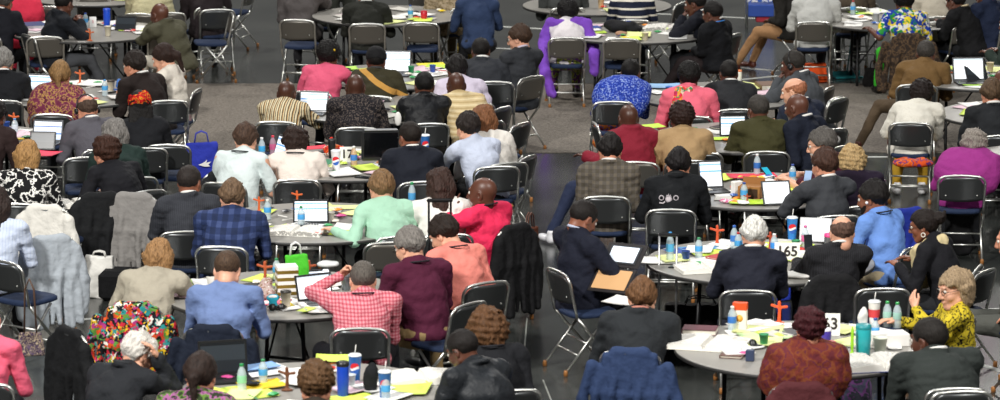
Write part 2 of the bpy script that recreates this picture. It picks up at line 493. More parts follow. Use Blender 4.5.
def make_chair():
    t = empty('folding_chair', (0, 0, 0))
    for n in ('back_frame', 'backrest', 'seat'): link(n, CM[n], t)
    for a in ('frontR', 'frontL', 'rearR', 'rearL'):
        l = link('leg', CM[a], t); link('foot_tip', CM['tip' + a[0] + a[-1]], l)
    for b in ('bar1', 'bar2', 'bar3'): link('cross_bar', CM[b], t)
    return t
CHAIR0 = None
def chair_at(loc, yaw, label, taupe=False):
    global CHAIR0
    if CHAIR0 is None: o = CHAIR0 = make_chair()
    else: o = copy_tree(CHAIR0)
    o.location = (loc[0], loc[1], 0); o.rotation_euler = (0, 0, R(yaw))
    tag(o, label, 'chair', 'folding chairs around the tables')
    for ch in o.children:
        if ch.name.startswith('backrest'):
            ch.material_slots[0].link = 'OBJECT'; ch.material_slots[0].material = BLK_SHEEN if taupe else BLK  # taupe flag picks the back with the reflection painted in
    return o
def chair_px(x, y, yaw, label, taupe=False):
    """chair whose backrest top centre shows at (x, y)"""
    p = at(x, y, .80); a = R(yaw); off = -.235
    return chair_at((p.x + math.sin(a) * off, p.y - math.cos(a) * off), yaw, label, taupe)

# ---------------------------------------------------------------- round tables
TABLE_R = .915
def table_meshes():
    top = plain('#918e88', .38, 0, 'laminate', bump=.05); edge = plain('#2b2a29', .5); dk = plain('#1c1c1d', .4, .4)
    M = {}
    mb = MB(); mb.lathe([(TABLE_R - .012, .722), (TABLE_R - .006, .724), (TABLE_R - .006, .742), (TABLE_R - .012, .745)], 72, sm=False); M['tabletop'] = mb.mesh('tabletop', [top])
    mb = MB(); mb.lathe([(TABLE_R - .02, .716), (TABLE_R - .003, .716), (TABLE_R, .724), (TABLE_R, .738), (TABLE_R - .006, .743), (TABLE_R - .007, .738)], 72, caps=False); M['edge_band'] = mb.mesh('edge_band', [edge])
    mb = MB()
    for s in (-1, 1):
        mb.box((0, s * .40, .70), (1.3, .05, .04))
        mb.box((s * .45, 0, .70), (.04, .80, .035))
    M['apron_rail'] = mb.mesh('apron_rail', [dk])
    for s in (-1, 1):
        for q in (-1, 1):
            mb = MB(); mb.tube([(s * .45, q * .33, .70), (s * .45, q * .36, .1), (s * .45, q * .38, 0)], .017, 8)
            M['leg%d%d' % (s, q)] = mb.mesh('leg', [dk])
        mb = MB(); mb.tube([(s * .45, -.36, .13), (s * .45, .36, .13)], .013, 8); mb.tube([(s * .45, 0, .14), (s * .08, 0, .66)], .009, 6); M['brace%d' % s] = mb.mesh('leg_brace', [dk])
    return M
TM = table_meshes(); TAB = {}; TABZ = {}
def table(key, x, y, rot, phrase, look):
    p = at(x, y, .745); o = empty('round_table', (p.x, p.y, 0), rot)
    tag(o, look, 'table', 'round folding tables')
    link('tabletop', TM['tabletop'], o); link('edge_band', TM['edge_band'], o); link('apron_rail', TM['apron_rail'], o)
    for s in (-1, 1):
        for q in (-1, 1): link('leg', TM['leg%d%d' % (s, q)], o)
        link('leg_brace', TM['brace%d' % s], o)
    TAB[key] = (p.x, p.y, phrase); TABZ[key] = 0

# ---------------------------------------------------------------- people: templates in head space
def head_tpl(heavy=0):
    f = Field((-.13, -.15, -.19), (.13, .16, .15), .006)
    f.ell((0, -.015, .032), (.074, .096, .088), k=.01)
    f.ell((0, .028, -.028), (.062 + heavy, .066, .086), k=.04)
    f.ell((0, .072, -.093), (.026, .02, .018), k=.03)
    for s in (-1, 1):
        f.ell((s * .04, .062, -.02), (.024, .024, .026), k=.02)
        f.cone((s * .066, .0, -.05), (s * .03, .06, -.095), .014, .014, k=.03)
    f.cone((0, .088, .028), (0, .112, -.018), .009, .013, k=.012)
    for s in (-1, 1): f.ell((s * .012, .101, -.024), (.010, .011, .008), k=.008)
    f.cone((-.03, .084, .042), (.03, .084, .042), .010, .010, k=.015)
    for s in (-1, 1): f.ell((s * .031, .099, .017), (.015, .014, .010), k=.008, op='s')
    f.ell((0, .090, -.052), (.024, .012, .007), k=.006); f.ell((0, .088, -.063), (.02, .012, .007), k=.006)
    for s in (-1, 1):
        f.ell((s * .080, -.006, .0), (.009, .020, .032), rot=rotX(-.2), k=.01)
        f.ell((s * .086, .0, .002), (.008, .010, .018), k=.005, op='s')
    f.cone((0, -.022, -.04), (0, -.030, -.075), .053, .052, k=.03)
    return f.nets()
def ball(c, r, n=6):
    V = []; F = []
    for i in range(n + 1):
        for j in range(2 * n):
            a, b = math.pi * i / n, math.pi * j / n
            V.append((c[0] + r * math.sin(a) * math.cos(b), c[1] + r * math.sin(a) * math.sin(b), c[2] + r * math.cos(a)))
    for i in range(n):
        for j in range(2 * n):
            k = (j + 1) % (2 * n); F.append((i * 2 * n + j, (i + 1) * 2 * n + j, (i + 1) * 2 * n + k, i * 2 * n + k))
    return np.array(V), np.array(F)
HEADT = {0: head_tpl(0), 1: head_tpl(.010)}
EYES = [(ball((s * .031, .083, .017), .0125), 1) for s in (-1, 1)] + [(ball((s * .031, .0915, .017), .0062, 5), 2) for s in (-1, 1)]
def brow(s):
    f = Field((-.06, .05, .02), (.06, .12, .06), .004)
    f.cone((s * .014, .093, .038), (s * .045, .082, .040), .0045, .0035, k=0)
    return f.nets()
BROWS = [(brow(s), 2) for s in (-1, 1)]

def hand_tpl(kind):
    f = Field((-.09, -.04, -.12), (.07, .21, .06), .0042)
    f.ell((0, .042, 0), (.040, .052, .015), k=.01); f.cone((0, -.02, 0), (0, .02, 0), .024, .022, k=.02)
    cur = {'relaxed': (18, 38), 'curl': (55, 95), 'point': (60, 100)}[kind]
    for i, (x, L) in enumerate(((-.030, .070), (-.010, .079), (.010, .074), (.029, .058))):
        a1, a2 = cur
        if kind == 'point' and i == 0: a1, a2 = 4, 8
        a1 += i * 3
        b = (x, .083, 0); L1, L2 = L * .52, L * .48
        m = (x * 1.12, .083 + L1 * math.cos(R(a1)), -L1 * math.sin(R(a1)))
        t = (x * 1.15, m[1] + L2 * math.cos(R(a2)), m[2] - L2 * math.sin(R(a2)))
        f.cone((x * .9, .05, 0), b, .011, .0095, k=.006); f.cone(b, m, .0095, .0085, k=.004); f.cone(m, t, .0085, .007, k=.003)
    if kind == 'relaxed': t1, t2 = (-.058, .06, -.012), (-.062, .09, -.016)
    else: t1, t2 = (-.048, .055, -.026), (-.022, .078, -.038)
    f.cone((-.026, .02, -.004), t1, .014, .0105, k=.008); f.cone(t1, t2, .0105, .008, k=.003)
    return f.nets()
HANDT = {k: hand_tpl(k) for k in ('relaxed', 'curl', 'point')}

def smooth(x, a, b): return np.clip((x - a) / (b - a), 0, 1) ** 2 * (3 - 2 * np.clip((x - a) / (b - a), 0, 1))
def hair_tpl(style):
    long_ = style in ('bob', 'long', 'longdark', 'ponytail', 'dreads', 'curlybob', 'braidbun', 'shortf')
    f = Field((-.18, -.24, -.44 if style in ('long', 'dreads') else -.22), (.18, .16, .20), .0075)
    X, Y, Z = f.grid()
    t = {'buzz': .011, 'hat': .011, 'fringe': .009}.get(style, .020)
    f.ell((0, -.018, .036), (.074 + t, .096 + t, .088 + t), k=0)
    if style in ('bob', 'long', 'curlybob'):
        f.ell((0, -.035, -.02), (.098, .088, .125), k=.03)
        if style == 'long':
            f.cone((0, -.07, -.05), (0, -.09, -.34), .088, .055, k=.04)
    if style == 'curlybob': f.ell((0, -.03, .0), (.125, .115, .13), k=.03)
    if style == 'shortf': f.ell((0, -.035, .03), (.100, .105, .108), k=.03)
    if style == 'curly': f.ell((0, -.015, .05), (.105, .118, .108), k=.02)
    if style == 'afro': f.ell((0, -.02, .05), (.110, .122, .118), k=.02)
    # hairline: face and nape cut away
    low = {'buzz': -.08, 'short': -.09, 'fringe': -.10, 'curly': -.08, 'afro': -.07, 'shortf': -.085, 'ponytail': -.08, 'braidbun': -.07, 'dreads': -.08, 'hat': -.02}.get(style, -.165)
    if style in ('bob', 'curlybob'):
        zl = -.135 + .20 * smooth(Y, -.02, .035)
    elif style == 'long': zl = -.40 + .455 * smooth(Y, -.01, .05)
    elif style in ('short', 'buzz', 'fringe', 'curly'): zl = low + (.030 - low) * smooth(Y, -.045, -.022) - .03 * smooth(Y, .008, .02) + .07 * smooth(Y, .028, .07) + .004 * np.sin(X * 160)
    else: zl = low + (.0 - low) * smooth(Y, -.055, -.02) + .075 * smooth(Y, .015, .075)
    f.v = np.maximum(f.v, (zl - Z) * .7)
    if style == 'fringe':
        f.v = np.maximum(f.v, (Z - .070 + .25 * np.maximum(Y + .02, 0) + .10 * np.minimum(Y + .06, 0)) * .7)
    if style == 'ponytail':
        f.ell((0, -.115, .0), (.04, .035, .04), k=.02); f.cone((0, -.14, -.01), (.01, -.13, -.17), .032, .012, k=.02)
    if style == 'bunlow': pass
    if style == 'braidbun':
        f.ell((0, -.135, .045), (.058, .055, .052), k=.01)
        for a in range(6): f.cone((.03 * math.cos(a), -.15 + .03 * math.sin(a), .05), (.055 * math.cos(a + 1), -.14 + .05 * math.sin(a + 1), .06 + .02 * math.sin(a * 2)), .016, .014, k=.006)
        f.v = f.v + (.0035 * np.sin(X * 330 + Z * 60)).astype(np.float32) * (Y < .2)
    if style == 'dreads':
        for i in range(11):
            a = R(180 + 180 * (i - 5) / 10 * .75 + 90)
            x, y = .08 * math.cos(a - R(90)) * -1, -.05 - .07 * abs(math.sin(a - R(0)))
            x = -.085 + .17 * i / 10
            f.cone((x, -.075 - .03 * math.cos(x * 16), -.01), (x * 1.1, -.10, -.20 - .05 * math.sin(i * 2.1)), .016, .010, k=.006)
    if style in ('short', 'buzz', 'fringe', 'curly', 'afro'): f.v = f.v + (.009 * smooth(.03 - Z, 0, .10)).astype(np.float32)
    amp, fr = {'afro': (.004, 240), 'curly': (.006, 150), 'curlybob': (.008, 110), 'bob': (.008, 70), 'long': (.010, 60), 'short': (.006, 95), 'shortf': (.008, 85), 'fringe': (.003, 120), 'ponytail': (.004, 90)}.get(style, (.0012, 150))
    st = (1, 1, .35) if style in ('bob', 'long', 'short', 'ponytail') else (1, 1, 1)
    f.wrinkle(amp, fr, 5, st)
    if style not in ('buzz', 'hat', 'braidbun'): f.wrinkle(amp * .5, 210, 6, (1, 1, .4))
    return f.nets()
HAIRT = {}
def hair_geo(style):
    if style not in HAIRT: HAIRT[style] = hair_tpl(style)
    return HAIRT[style]
def beard_tpl():
    f = Field((-.1, -.02, -.16), (.1, .13, .02), .006)
    f.ell((0, .030, -.032), (.069, .073, .093), k=0); f.ell((0, .078, -.098), (.032, .026, .024), k=.03)
    X, Y, Z = f.grid()
    f.v = np.maximum(f.v, (Z + .028 + .0 * Y + .16 * np.maximum(Y - .05, 0) * 1.5) * .8); f.v = np.maximum(f.v, .02 - Y)
    f.ell((0, .098, -.057), (.022, .014, .009), k=.004, op='s'); f.wrinkle(.003, 140, 3)
    return f.nets()
BEARD = beard_tpl()
def wrap_tpl():
    f = Field((-.14, -.17, -.08), (.14, .14, .19), .0075)
    f.ell((0, -.018, .05), (.096, .116, .100), k=0)
    X, Y, Z = f.grid(); f.v = np.maximum(f.v, (.0 + .055 * smooth(Y, -.02, .08) - Z) * .8); f.v = np.maximum(f.v, (Z - .115 - .02 * np.sin(X * 30)) * .6)
    f.v = f.v + (.005 * np.sin((Z * 2 + Y + X * .6) * 90)).astype(np.float32)
    f.ell((0, -.13, .06), (.04, .025, .03), k=.02)
    return f.nets()
WRAP = wrap_tpl()
def cap_tpl():
    f = Field((-.13, -.15, -.02), (.13, .13, .18), .0075)
    f.ell((0, -.018, .05), (.094, .114, .102), k=0); X, Y, Z = f.grid(); f.v = np.maximum(f.v, (.025 - Z) * .8); f.wrinkle(.002, 60, 3)
    return f.nets()
CAPT = cap_tpl()

def glasses_mesh():
    mb = MB()
    for s in (-1, 1):
        ring = [(s * .032 + .022 * math.cos(R(a)), .104 - .004 * abs(math.cos(R(a))), .016 + .016 * math.sin(R(a))) for a in range(0, 361, 30)]
        mb.tube(ring, .0018, 5); mb.tube([(s * .054, .10, .02), (s * .075, .06, .02), (s * .088, -.005, .018), (s * .086, -.02, .0)], .0018, 5)
    mb.tube([(-.01, .108, .018), (.01, .108, .018)], .0018, 5)
    return mb.mesh('glasses')
GLASS_ME = glasses_mesh()
def headset_mesh():
    mb = MB(); mb.tube([(.088 * math.cos(R(a)), -.005, .02 + .118 * math.sin(R(a))) for a in range(0, 181, 15)], .006, 6)
    for s in (-1, 1): mb.lathe([(.0, -.012), (.024, -.01), (.028, 0), (.024, .012), (0, .014)], 12, M=Matrix.Translation((s * .094, -.005, 0)) @ Matrix.Rotation(R(90), 4, 'Y'))
    return mb.mesh('headset')
HEADSET_ME = headset_mesh()
def shoe_tpl():
    f = Field((-.07, -.12, -.01), (.07, .24, .13), .0075)
    f.ell((0, .10, .038), (.046, .115, .034), k=.01); f.ell((0, -.03, .04), (.036, .05, .04), k=.03); f.cone((0, -.025, .05), (0, -.03, .10), .036, .04, k=.03)
    X, Y, Z = f.grid(); f.v = np.maximum(f.v, .002 - Z); return f.nets()
SHOE_V, SHOE_F = shoe_tpl(); SHOE_ME = {}
def shoe_mesh(col):
    if col not in SHOE_ME: SHOE_ME[col] = np_mesh('shoe', [(SHOE_V, SHOE_F, 0)], [plain(col, .35)])
    return SHOE_ME[col]

def ik(S, T, L1, L2, pole):
    S, T, pole = Vector(S), Vector(T), Vector(pole); d = T - S; L = d.length
    m = (L1 + L2) * .985
    if L > m: T = S + d * (m / L); d = T - S; L = m
    if L < .12: L = .12
    u = d.normalized(); a = (L1 * L1 - L2 * L2 + L * L) / (2 * L); h = math.sqrt(max(L1 * L1 - a * a, 0))
    p = pole - u * pole.dot(u)
    p = p.normalized() if p.length > 1e-4 else Vector((0, 0, -1))
    return S + u * a + p * h, T

def basis_xform(V, Mx):
    A = np.array(Mx.to_3x3()); t = np.array(Mx.translation); return V @ A.T + t

# arm presets: (x outwards, y forward, z) of the wrist, hand pose, pole of the elbow (x outwards)
ARMS = {
    'table': ((.15, .40, .80), 'relaxed', (.45, -.3, -1)), 'write': ((.08, .38, .80), 'curl', (.6, -.1, -.8)),
    'lap': ((.08, .26, .64), 'relaxed', (.5, -.7, -.4)), 'reach': ((.12, .56, .80), 'relaxed', (1, 0, -.6)),
    'down': ((.24, .02, .62), 'relaxed', (.3, -1, 0)), 'chin': ('head', (.03, .115, -.20), 'curl', (.7, .5, -1)),
    'cheek': ('head', (.10, .06, -.17), 'curl', (1, .6, -1)), 'mouth': ('head', (.02, .16, -.16), 'curl', (.8, .4, -1)),
    'ontop': ('head', (.10, .13, -.02), 'relaxed', (.2, .8, -1)),
    'brow': ('head', (.15, .10, .03), 'curl', (1, .1, -.6)), 'gest': ('head', (.04, .36, -.10), 'relaxed', (1, -.2, -.8)), 'ear': ('head', (.13, .02, -.12), 'curl', (1, .3, -1)),
    'point': ('head', (.0, .25, -.14), 'point', (1, -.2, -.6)), 'phone': ((.08, .34, .93), 'curl', (1, 0, -1)),
    'hold': ((.10, .34, .70), 'curl', (1, -.4, -.4)), 'raised': ((.10, .30, 1.30), 'curl', (1.2, .3, -.5)),
    'side': ((.42, .22, .79), 'relaxed', (0, -1, -.6)), 'none': None,
}
LEGS = {
    'std': (((.12, .42, .50), (.13, .40, .09)), ((.12, .42, .50), (.13, .44, .09))),
    'out': (((.11, .42, .50), (.13, .70, .09)), ((.14, .42, .50), (.15, .62, .09))),
    'wide': (((.26, .36, .50), (.30, .40, .09)), ((.26, .36, .50), (.28, .36, .09))),
    'under': (((.10, .42, .50), (.12, .18, .09)), ((.12, .42, .50), (.13, .22, .09))),
    'ankle': (((.10, .44, .50), (.02, .66, .14)), ((.10, .42, .50), (.0, .72, .09))),
}
PEOPLE = {}
_pid = [0]
def person(x, y, yaw, desc, where, skin='d', hair=('buzz', '#15100e'), top=('suit', '#1b1c20'), pants='#1d1e21', shoes='#151312',
           lean=10, side=0, hy=None, hp=14, ht=0, L='table', Rr='table', legs='std', b=1.12, sc=1.0, chair=True, cdx=0, cdy=0, cyaw=None,
           taupe=False, extra=(), hs=1.15, cpx=None, clabel=None, cat='person', heavy=0, key=None):
    """x, y: pixel of the head centre.  yaw: 0 faces away from the camera, positive turns left."""
    _pid[0] += 1; pid = _pid[0]
    def spine(lean, side, sc=sc):
        a = R(lean); sd = R(side); P0 = Vector((0, 0, .505))
        d1 = Vector((math.sin(sd) * .8, math.sin(.75 * a), math.cos(.75 * a))).normalized()
        d2 = Vector((math.sin(sd), math.sin(1.2 * a), math.cos(1.2 * a))).normalized()
        d3 = Vector((math.sin(sd) * .7, math.sin(.9 * a + .10), math.cos(.9 * a + .10))).normalized()
        Cc = P0 + d1 * .295 * sc; Nk = Cc + d2 * .19 * sc; return a, sd, P0, d1, d2, d3, Cc, Nk, Nk + d3 * .165 * sc
    if not cpx: lean += 8
    if cpx:      # lean so that the head meets its place above the chair
        cyw = R(yaw if cyaw is None else cyaw); q = at(cpx[0], cpx[1], .80)
        cc_ = Vector((q.x - math.sin(cyw) * .235, q.y + math.cos(cyw) * .235, 0))
        tgt = cc_ + Vector((-math.sin(R(yaw)), math.cos(R(yaw)), 0)) * .05
        best = None; rm = Matrix.Rotation(R(yaw), 3, 'Z')
        for le in range(-2, 38 if abs(yaw) < 25 else 22, 3):
            for si in range(-12, 13, 3):
                for s_ in (.90, .93, .96, .99, 1.02):
                    hd = spine(le, si, s_)[-1]; pv = at(x, y, hd.z) - rm @ Vector((hd.x, hd.y, 0))
                    c_ = (pv.x - tgt.x) ** 2 + (pv.y - tgt.y) ** 2 + .00005 * (si * si) + .00002 * (le - lean) ** 2 + 1.5 * (s_ - 1) ** 2
                    if best is None or c_ < best[0]: best = (c_, le, si, s_)
        lean, side, sc = best[1:]
    a = R(lean); sd = R(side)
    P0 = Vector((0, 0, .505)); d1 = Vector((math.sin(sd) * .8, math.sin(.75 * a), math.cos(.75 * a))).normalized()
    d2 = Vector((math.sin(sd), math.sin(1.2 * a), math.cos(1.2 * a))).normalized()
    d3 = Vector((math.sin(sd) * .7, math.sin(.9 * a + .10), math.cos(.9 * a + .10))).normalized()
    Cc = P0 + d1 * .295 * sc; Nk = Cc + d2 * .19 * sc; Hd = Nk + d3 * .165 * sc
    hw = at(x, y, Hd.z); rz = R(yaw)
    rot = Matrix.Rotation(rz, 3, 'Z')
    piv = hw - rot @ Vector((Hd.x, Hd.y, 0)); piv.z = 0
    if cpx and abs(yaw) < 25 and abs(tgt.y - piv.y) < .6: piv = Vector((piv.x * .6 + tgt.x * .4, tgt.y, 0))
    root = empty('person', piv, yaw)
    lab = desc + ', ' + where
    tag(root, lab if len(lab.split()) <= 16 else desc, cat)
    r1, r2 = rotX(-.75 * a), rotX(-1.2 * a)
    hyaw = R((hy if hy is not None else yaw) - yaw)
    HM = Matrix.Translation(Hd) @ Matrix.Rotation(hyaw, 4, 'Z') @ Matrix.Translation((0, -.02, -.09)) @ Matrix.Rotation(R(ht), 4, 'Y') @ Matrix.Rotation(-R(hp), 4, 'X') @ Matrix.Translation((0, .02, .09)) @ Matrix.Scale(hs, 4)
    # arms
    sh = {}
    arms = {}
    for s, pz in ((-1, L), (1, Rr)):
        S = Nk + rot.to_3x3().inverted() @ Vector((0, 0, 0)) + Vector((s * .178 * b, 0, 0)) - d2 * .022
        pr = ARMS[pz] if isinstance(pz, str) else pz
        if pr is None: pr = ARMS['lap']
        if pr[0] == 'head':
            o = pr[1]; T = Matrix.Translation(Hd) @ Matrix.Rotation(hyaw, 4, 'Z') @ Vector((s * o[0], o[1], o[2])); hk, pole = pr[2], pr[3]
        else: T = Vector((s * pr[0][0], pr[0][1], pr[0][2])); hk, pole = pr[1], pr[2]
        E, W_ = ik(S, T, .30 * sc, .27 * sc, (s * pole[0], pole[1], pole[2]))
        fa = (W_ - E).normalized()
        # hand frame: Y along the forearm (bent towards the target preset)
        if pr[0] == 'head':
            if pz in ('ontop',): yy = Vector((-s * .2, -.5, .9)).normalized()
            elif pz == 'point': yy = (fa + Vector((0, .2, .3))).normalized()
            else: yy = (fa * .7 + Vector((-s * .25, -.1, .5))).normalized()
            zz = Vector((s * .6, .8, .0)) if pz != 'ontop' else Vector((s * .3, .1, .9))
            if pz in ('cheek', 'ear'): zz = Vector((s * 1.0, .2, .0))
        else:
            yy = Vector((fa.x, fa.y, fa.z * .35)).normalized(); zz = Vector((0, 0, 1))
            if pz in ('phone', 'hold', 'raised'): yy = (fa + Vector((-s * .2, .1, .2))).normalized(); zz = Vector((s * .8, -.2, .4))
        zz = (zz - yy * zz.dot(yy)).normalized(); xx = yy.cross(zz)
        Hm = Matrix(((xx.x, yy.x, zz.x, W_.x), (xx.y, yy.y, zz.y, W_.y), (xx.z, yy.z, zz.z, W_.z), (0, 0, 0, 1)))
        arms[s] = (S, E, W_, Hm, hk)
    def torso(f, g, kk=.05, skirt=False):
        f.ell(P0 + Vector((0, .0, .0)), (.178 * b + g, .140 * b + g, .115 + g), k=kk)
        f.ell(P0 + d1 * .13, (.158 * b + g, .128 * b + g, .14 + g), rot=r1, k=kk)
        f.ell(Cc, (.168 * b + g, .118 * b + g, .19 + g), rot=r1, k=kk)
        sl, sr = arms[-1][0], arms[1][0]
        m1 = Nk - d2 * .055
        f.cone((m1.x, m1.y, m1.z), tuple(sl.lerp(m1, .12)), .075 + g, .058 + g, k=kk); f.cone(tuple(m1), tuple(sr.lerp(m1, .12)), .075 + g, .058 + g, k=kk)
        for q_ in (sl, sr):
            f.cone(tuple(Nk + d3 * .045 + Vector((0, -.014, 0))), tuple(q_.lerp(Nk, .25) + Vector((0, 0, .012))), .052 + g, .050 + g, k=kk)
    def armf(f, g, upto=1.0, kk=.03):
        for s in (-1, 1):
            S, E, W_, _, _ = arms[s]
            if upto <= .5:
                e = S.lerp(E, upto * 2); f.cone(tuple(S), tuple(e), .058 + g, .054 + g, k=kk)
            else:
                e = E.lerp(W_, (upto - .5) * 2)
                f.cone(tuple(S), tuple(E), .056 * (b + .5) / 1.5 + g, .043 + g, k=kk); f.cone(tuple(E), tuple(e), .043 + g, .032 + g, k=.012)
    lg = LEGS[legs] if isinstance(legs, str) else legs
    def legf(f, g, upto=1.0):
        for s, (K, A) in ((-1, lg[0]), (1, lg[1])):
            K = Vector((s * K[0], K[1], K[2])); A = Vector((s * A[0], A[1], A[2])); Hj = P0 + Vector((s * .09 * b, .02, -.01))
            f.cone(tuple(Hj), tuple(K), .088 * (b + .3) / 1.3 + g, .058 + g, k=.03)
            A2 = K.lerp(A, upto); f.cone(tuple(K), tuple(A2), .056 + g, (.038 + g * 1.7), k=.02)
    xs = max(abs(arms[s][q].x) for s in (-1, 1) for q in (0, 1, 2)) + .10; ys = max(arms[s][q].y for s in (-1, 1) for q in (0, 1, 2)) + .1
    xs = max(xs, .32 * b)
    zt = max([Nk.z + .12] + [arms[s][q].z + .1 for s in (-1, 1) for q in (0, 1, 2)])
    lo = (-xs, -.30, .36); hi = (xs, max(ys, .30, Hd.y + .05), zt)
    near = y > 150
    # skin: one continuous body
    lx = max([.40, xs] + [abs(q_[0]) + .12 for pr_ in (LEGS[legs] if isinstance(legs, str) else legs) for q_ in pr_])
    bf = Field((-lx, -.26, .03), (lx, .84 if legs in ('out', 'ankle') else .62, zt), .017)
    torso(bf, -.022, .04); armf(bf, -.012 if top[0] in ('suit', 'long', 'shawl', 'hood') else 0, 1.0); legf(bf, -.014)
    bf.cone(tuple(Nk), tuple(HM @ Vector((0, -.028, -.07))), .056, .057, k=.02)
    parts = [(*bf.nets(), 0)]
    hv, hf = HEADT[heavy]
    parts.append((basis_xform(hv, HM), hf, 0))
    for (ev, ef), mi in EYES + BROWS: parts.append((basis_xform(ev, HM), ef, mi))
    for s in (-1, 1):
        S, E, W_, Hm, hk = arms[s]
        v, q = HANDT[hk]; v = v * sc
        if s < 0: v = v * np.array([-1, 1, 1]); q = q[:, ::-1]
        parts.append((basis_xform(v, Hm), q, 0))
    me = np_mesh('body', parts, [skinm(skin), plain('#d8d2c8', .3), plain('#17100c', .4)])
    link('body', me, root)
    # garment
    kind, col = top[0], top[1]
    g = {'suit': .015, 'long': .008, 'tee': .007, 'hood': .016, 'shawl': .012, 'coat': .022}[kind]
    tf = Field(lo, hi, .0115 if near else .013)
    torso(tf, g, .05)
    armf(tf, g + (.004 if kind in ('suit', 'coat') else 0), {'tee': .42}.get(kind, .96))
    if kind in ('suit', 'coat', 'hood'):     # stand-up collar
        for k_ in range(12):
            an = 2 * math.pi * k_ / 12; an2 = 2 * math.pi * (k_ + 1) / 12
            c0 = Nk + Vector((.066 * math.cos(an), -.012 + .062 * math.sin(an), .066 - .02 * math.sin(an))); c1 = Nk + Vector((.066 * math.cos(an2), -.012 + .062 * math.sin(an2), .066 - .02 * math.sin(an2)))
            tf.cone(tuple(c0), tuple(c1), .017, .017, k=.015)
        if kind == 'hood': tf.ell(tuple(Nk + Vector((0, -.085, -.02))), (.13, .055, .09), k=.03)
    if kind == 'shawl':
        tf.ell(tuple(Cc + d1 * .02), (.275 * b, .165, .26), rot=r1, k=.06)
    # hem below the belt
    if kind in ('suit', 'coat'): tf.ell(P0 + Vector((0, -.02, -.03)), (.20 * b, .165 * b, .11), k=.04)
    # neck opening
    nd = (HM @ Vector((0, -.03, -.09))) - Nk
    tf.cone(tuple(Nk + nd.normalized() * .105), tuple(Nk + nd.normalized() * .20), .050, .08, k=.006, op='s')
    ZZ = tf.grid()[2]; tf.v = np.maximum(tf.v, (.475 if kind not in ('suit', 'coat') else .44) - ZZ)
    tf.wrinkle({'suit': .0055, 'coat': .0075, 'shawl': .008, 'hood': .0075}.get(kind, .0065), 27 if kind != 'shawl' else 20, pid, (.6, 1, 1.2) if kind != 'shawl' else (1, 1, .5))
    tf.wrinkle(.0036, 58, pid + 100, (.5, 1, 1.3))
    nm = {'suit': 'jacket', 'long': 'shirt', 'tee': 'shirt', 'hood': 'hoodie', 'shawl': 'shawl', 'coat': 'coat'}[kind]
    to = link(nm, np_mesh(nm, [(*tf.nets(), 0)], [cloth(col, .5 if 'leather' in extra else .85)]), root)
    if kind == 'suit' and 'nocollar' not in extra:
        mb = MB(); cc = top[2] if len(top) > 2 else '#e6e4df'
        pts = [tuple(Nk + Vector((.060 * math.cos(R(t)), -.012 + .058 * math.sin(R(t)), .086 - .022 * math.sin(R(t))))) for t in range(0, 361, 20)]
        mb.tube(pts, .012, 6); link('shirt_collar', mb.mesh('shirt_collar', [plain(cc, .8)]), root)
    if 'lanyard' in extra:
        mb = MB(); pts = [tuple(Nk + Vector((math.copysign(.084, 1) * math.cos(R(t)), -.02 + .082 * math.sin(R(t)), .060 - .018 * math.sin(R(t))))) for t in range(180, 361, 20)]
        mb.tube(pts, .0065, 6); link('lanyard', mb.mesh('lanyard', [plain('#14141c' if 'blue' not in extra else '#2a7fd0', .7)]), root)
    if 'stole' in extra:
        sf = Field((-.50, -.44, .08), (.50, .25, 1.25), .013)
        for s in (-1, 1):
            S = arms[s][0]; pp = [Nk + Vector((s * .05, -.05, .03)), S + Vector((s * .01, -.03, .05)), S + Vector((s * .085, -.06, -.2)), Vector((s * .30, -.17, .60))] + ([Vector((-.27, -.30, .40)), Vector((-.20, -.34, .17))] if s < 0 else [Vector((.30, -.18, .40))])
            for i_ in range(len(pp) - 1): sf.cone(tuple(pp[i_]), tuple(pp[i_ + 1]), .055, .055 if i_ < 3 else .06, k=.04)
        sf.wrinkle(.012, 34, 8, (1, 1, .3)); sf.wrinkle(.005, 80, 9, (1, 1, .4)); link('shawl', np_mesh('shawl', [(*sf.nets(), 0)], [cloth('#7a48b8')]), root)
    if 'scarf' in extra or 'floral' in extra:
        sf = Field((-.35, -.35, .4), (.35, .40, 1.25), .011); rr = .052 if 'scarf' in extra else .045
        for s in (-1, 1):
            pp = [Nk + Vector((0, -.06, .04)), Nk + Vector((s * .10, .0, .02)), Nk + Vector((s * .09, .10, -.05)), Cc + Vector((s * .07, .18, .03)), Cc + Vector((s * .06, .19, -.15))]
            for i_ in range(4): sf.cone(tuple(pp[i_]), tuple(pp[i_ + 1]), rr, rr * .9, k=.02)
        if 'floral' in extra:
            for q0, q1 in (((-.10, -.07, .04), (-.14, -.15, -.12)), ((-.14, -.15, -.12), (-.15, -.17, -.35))): sf.cone(tuple(Nk + Vector(q0)), tuple(Nk + Vector(q1)), .05, .045, k=.03)
        sf.wrinkle(.006, 50, 4); link('scarf', np_mesh('scarf', [(*sf.nets(), 0)], [cloth('#cdbd92') if 'scarf' in extra else cloth(('patch', 30.0, '#d82a3a', '#3a8a5a', '#e8d8c0', '#c83a6a', '#e0a03a'))]), root)
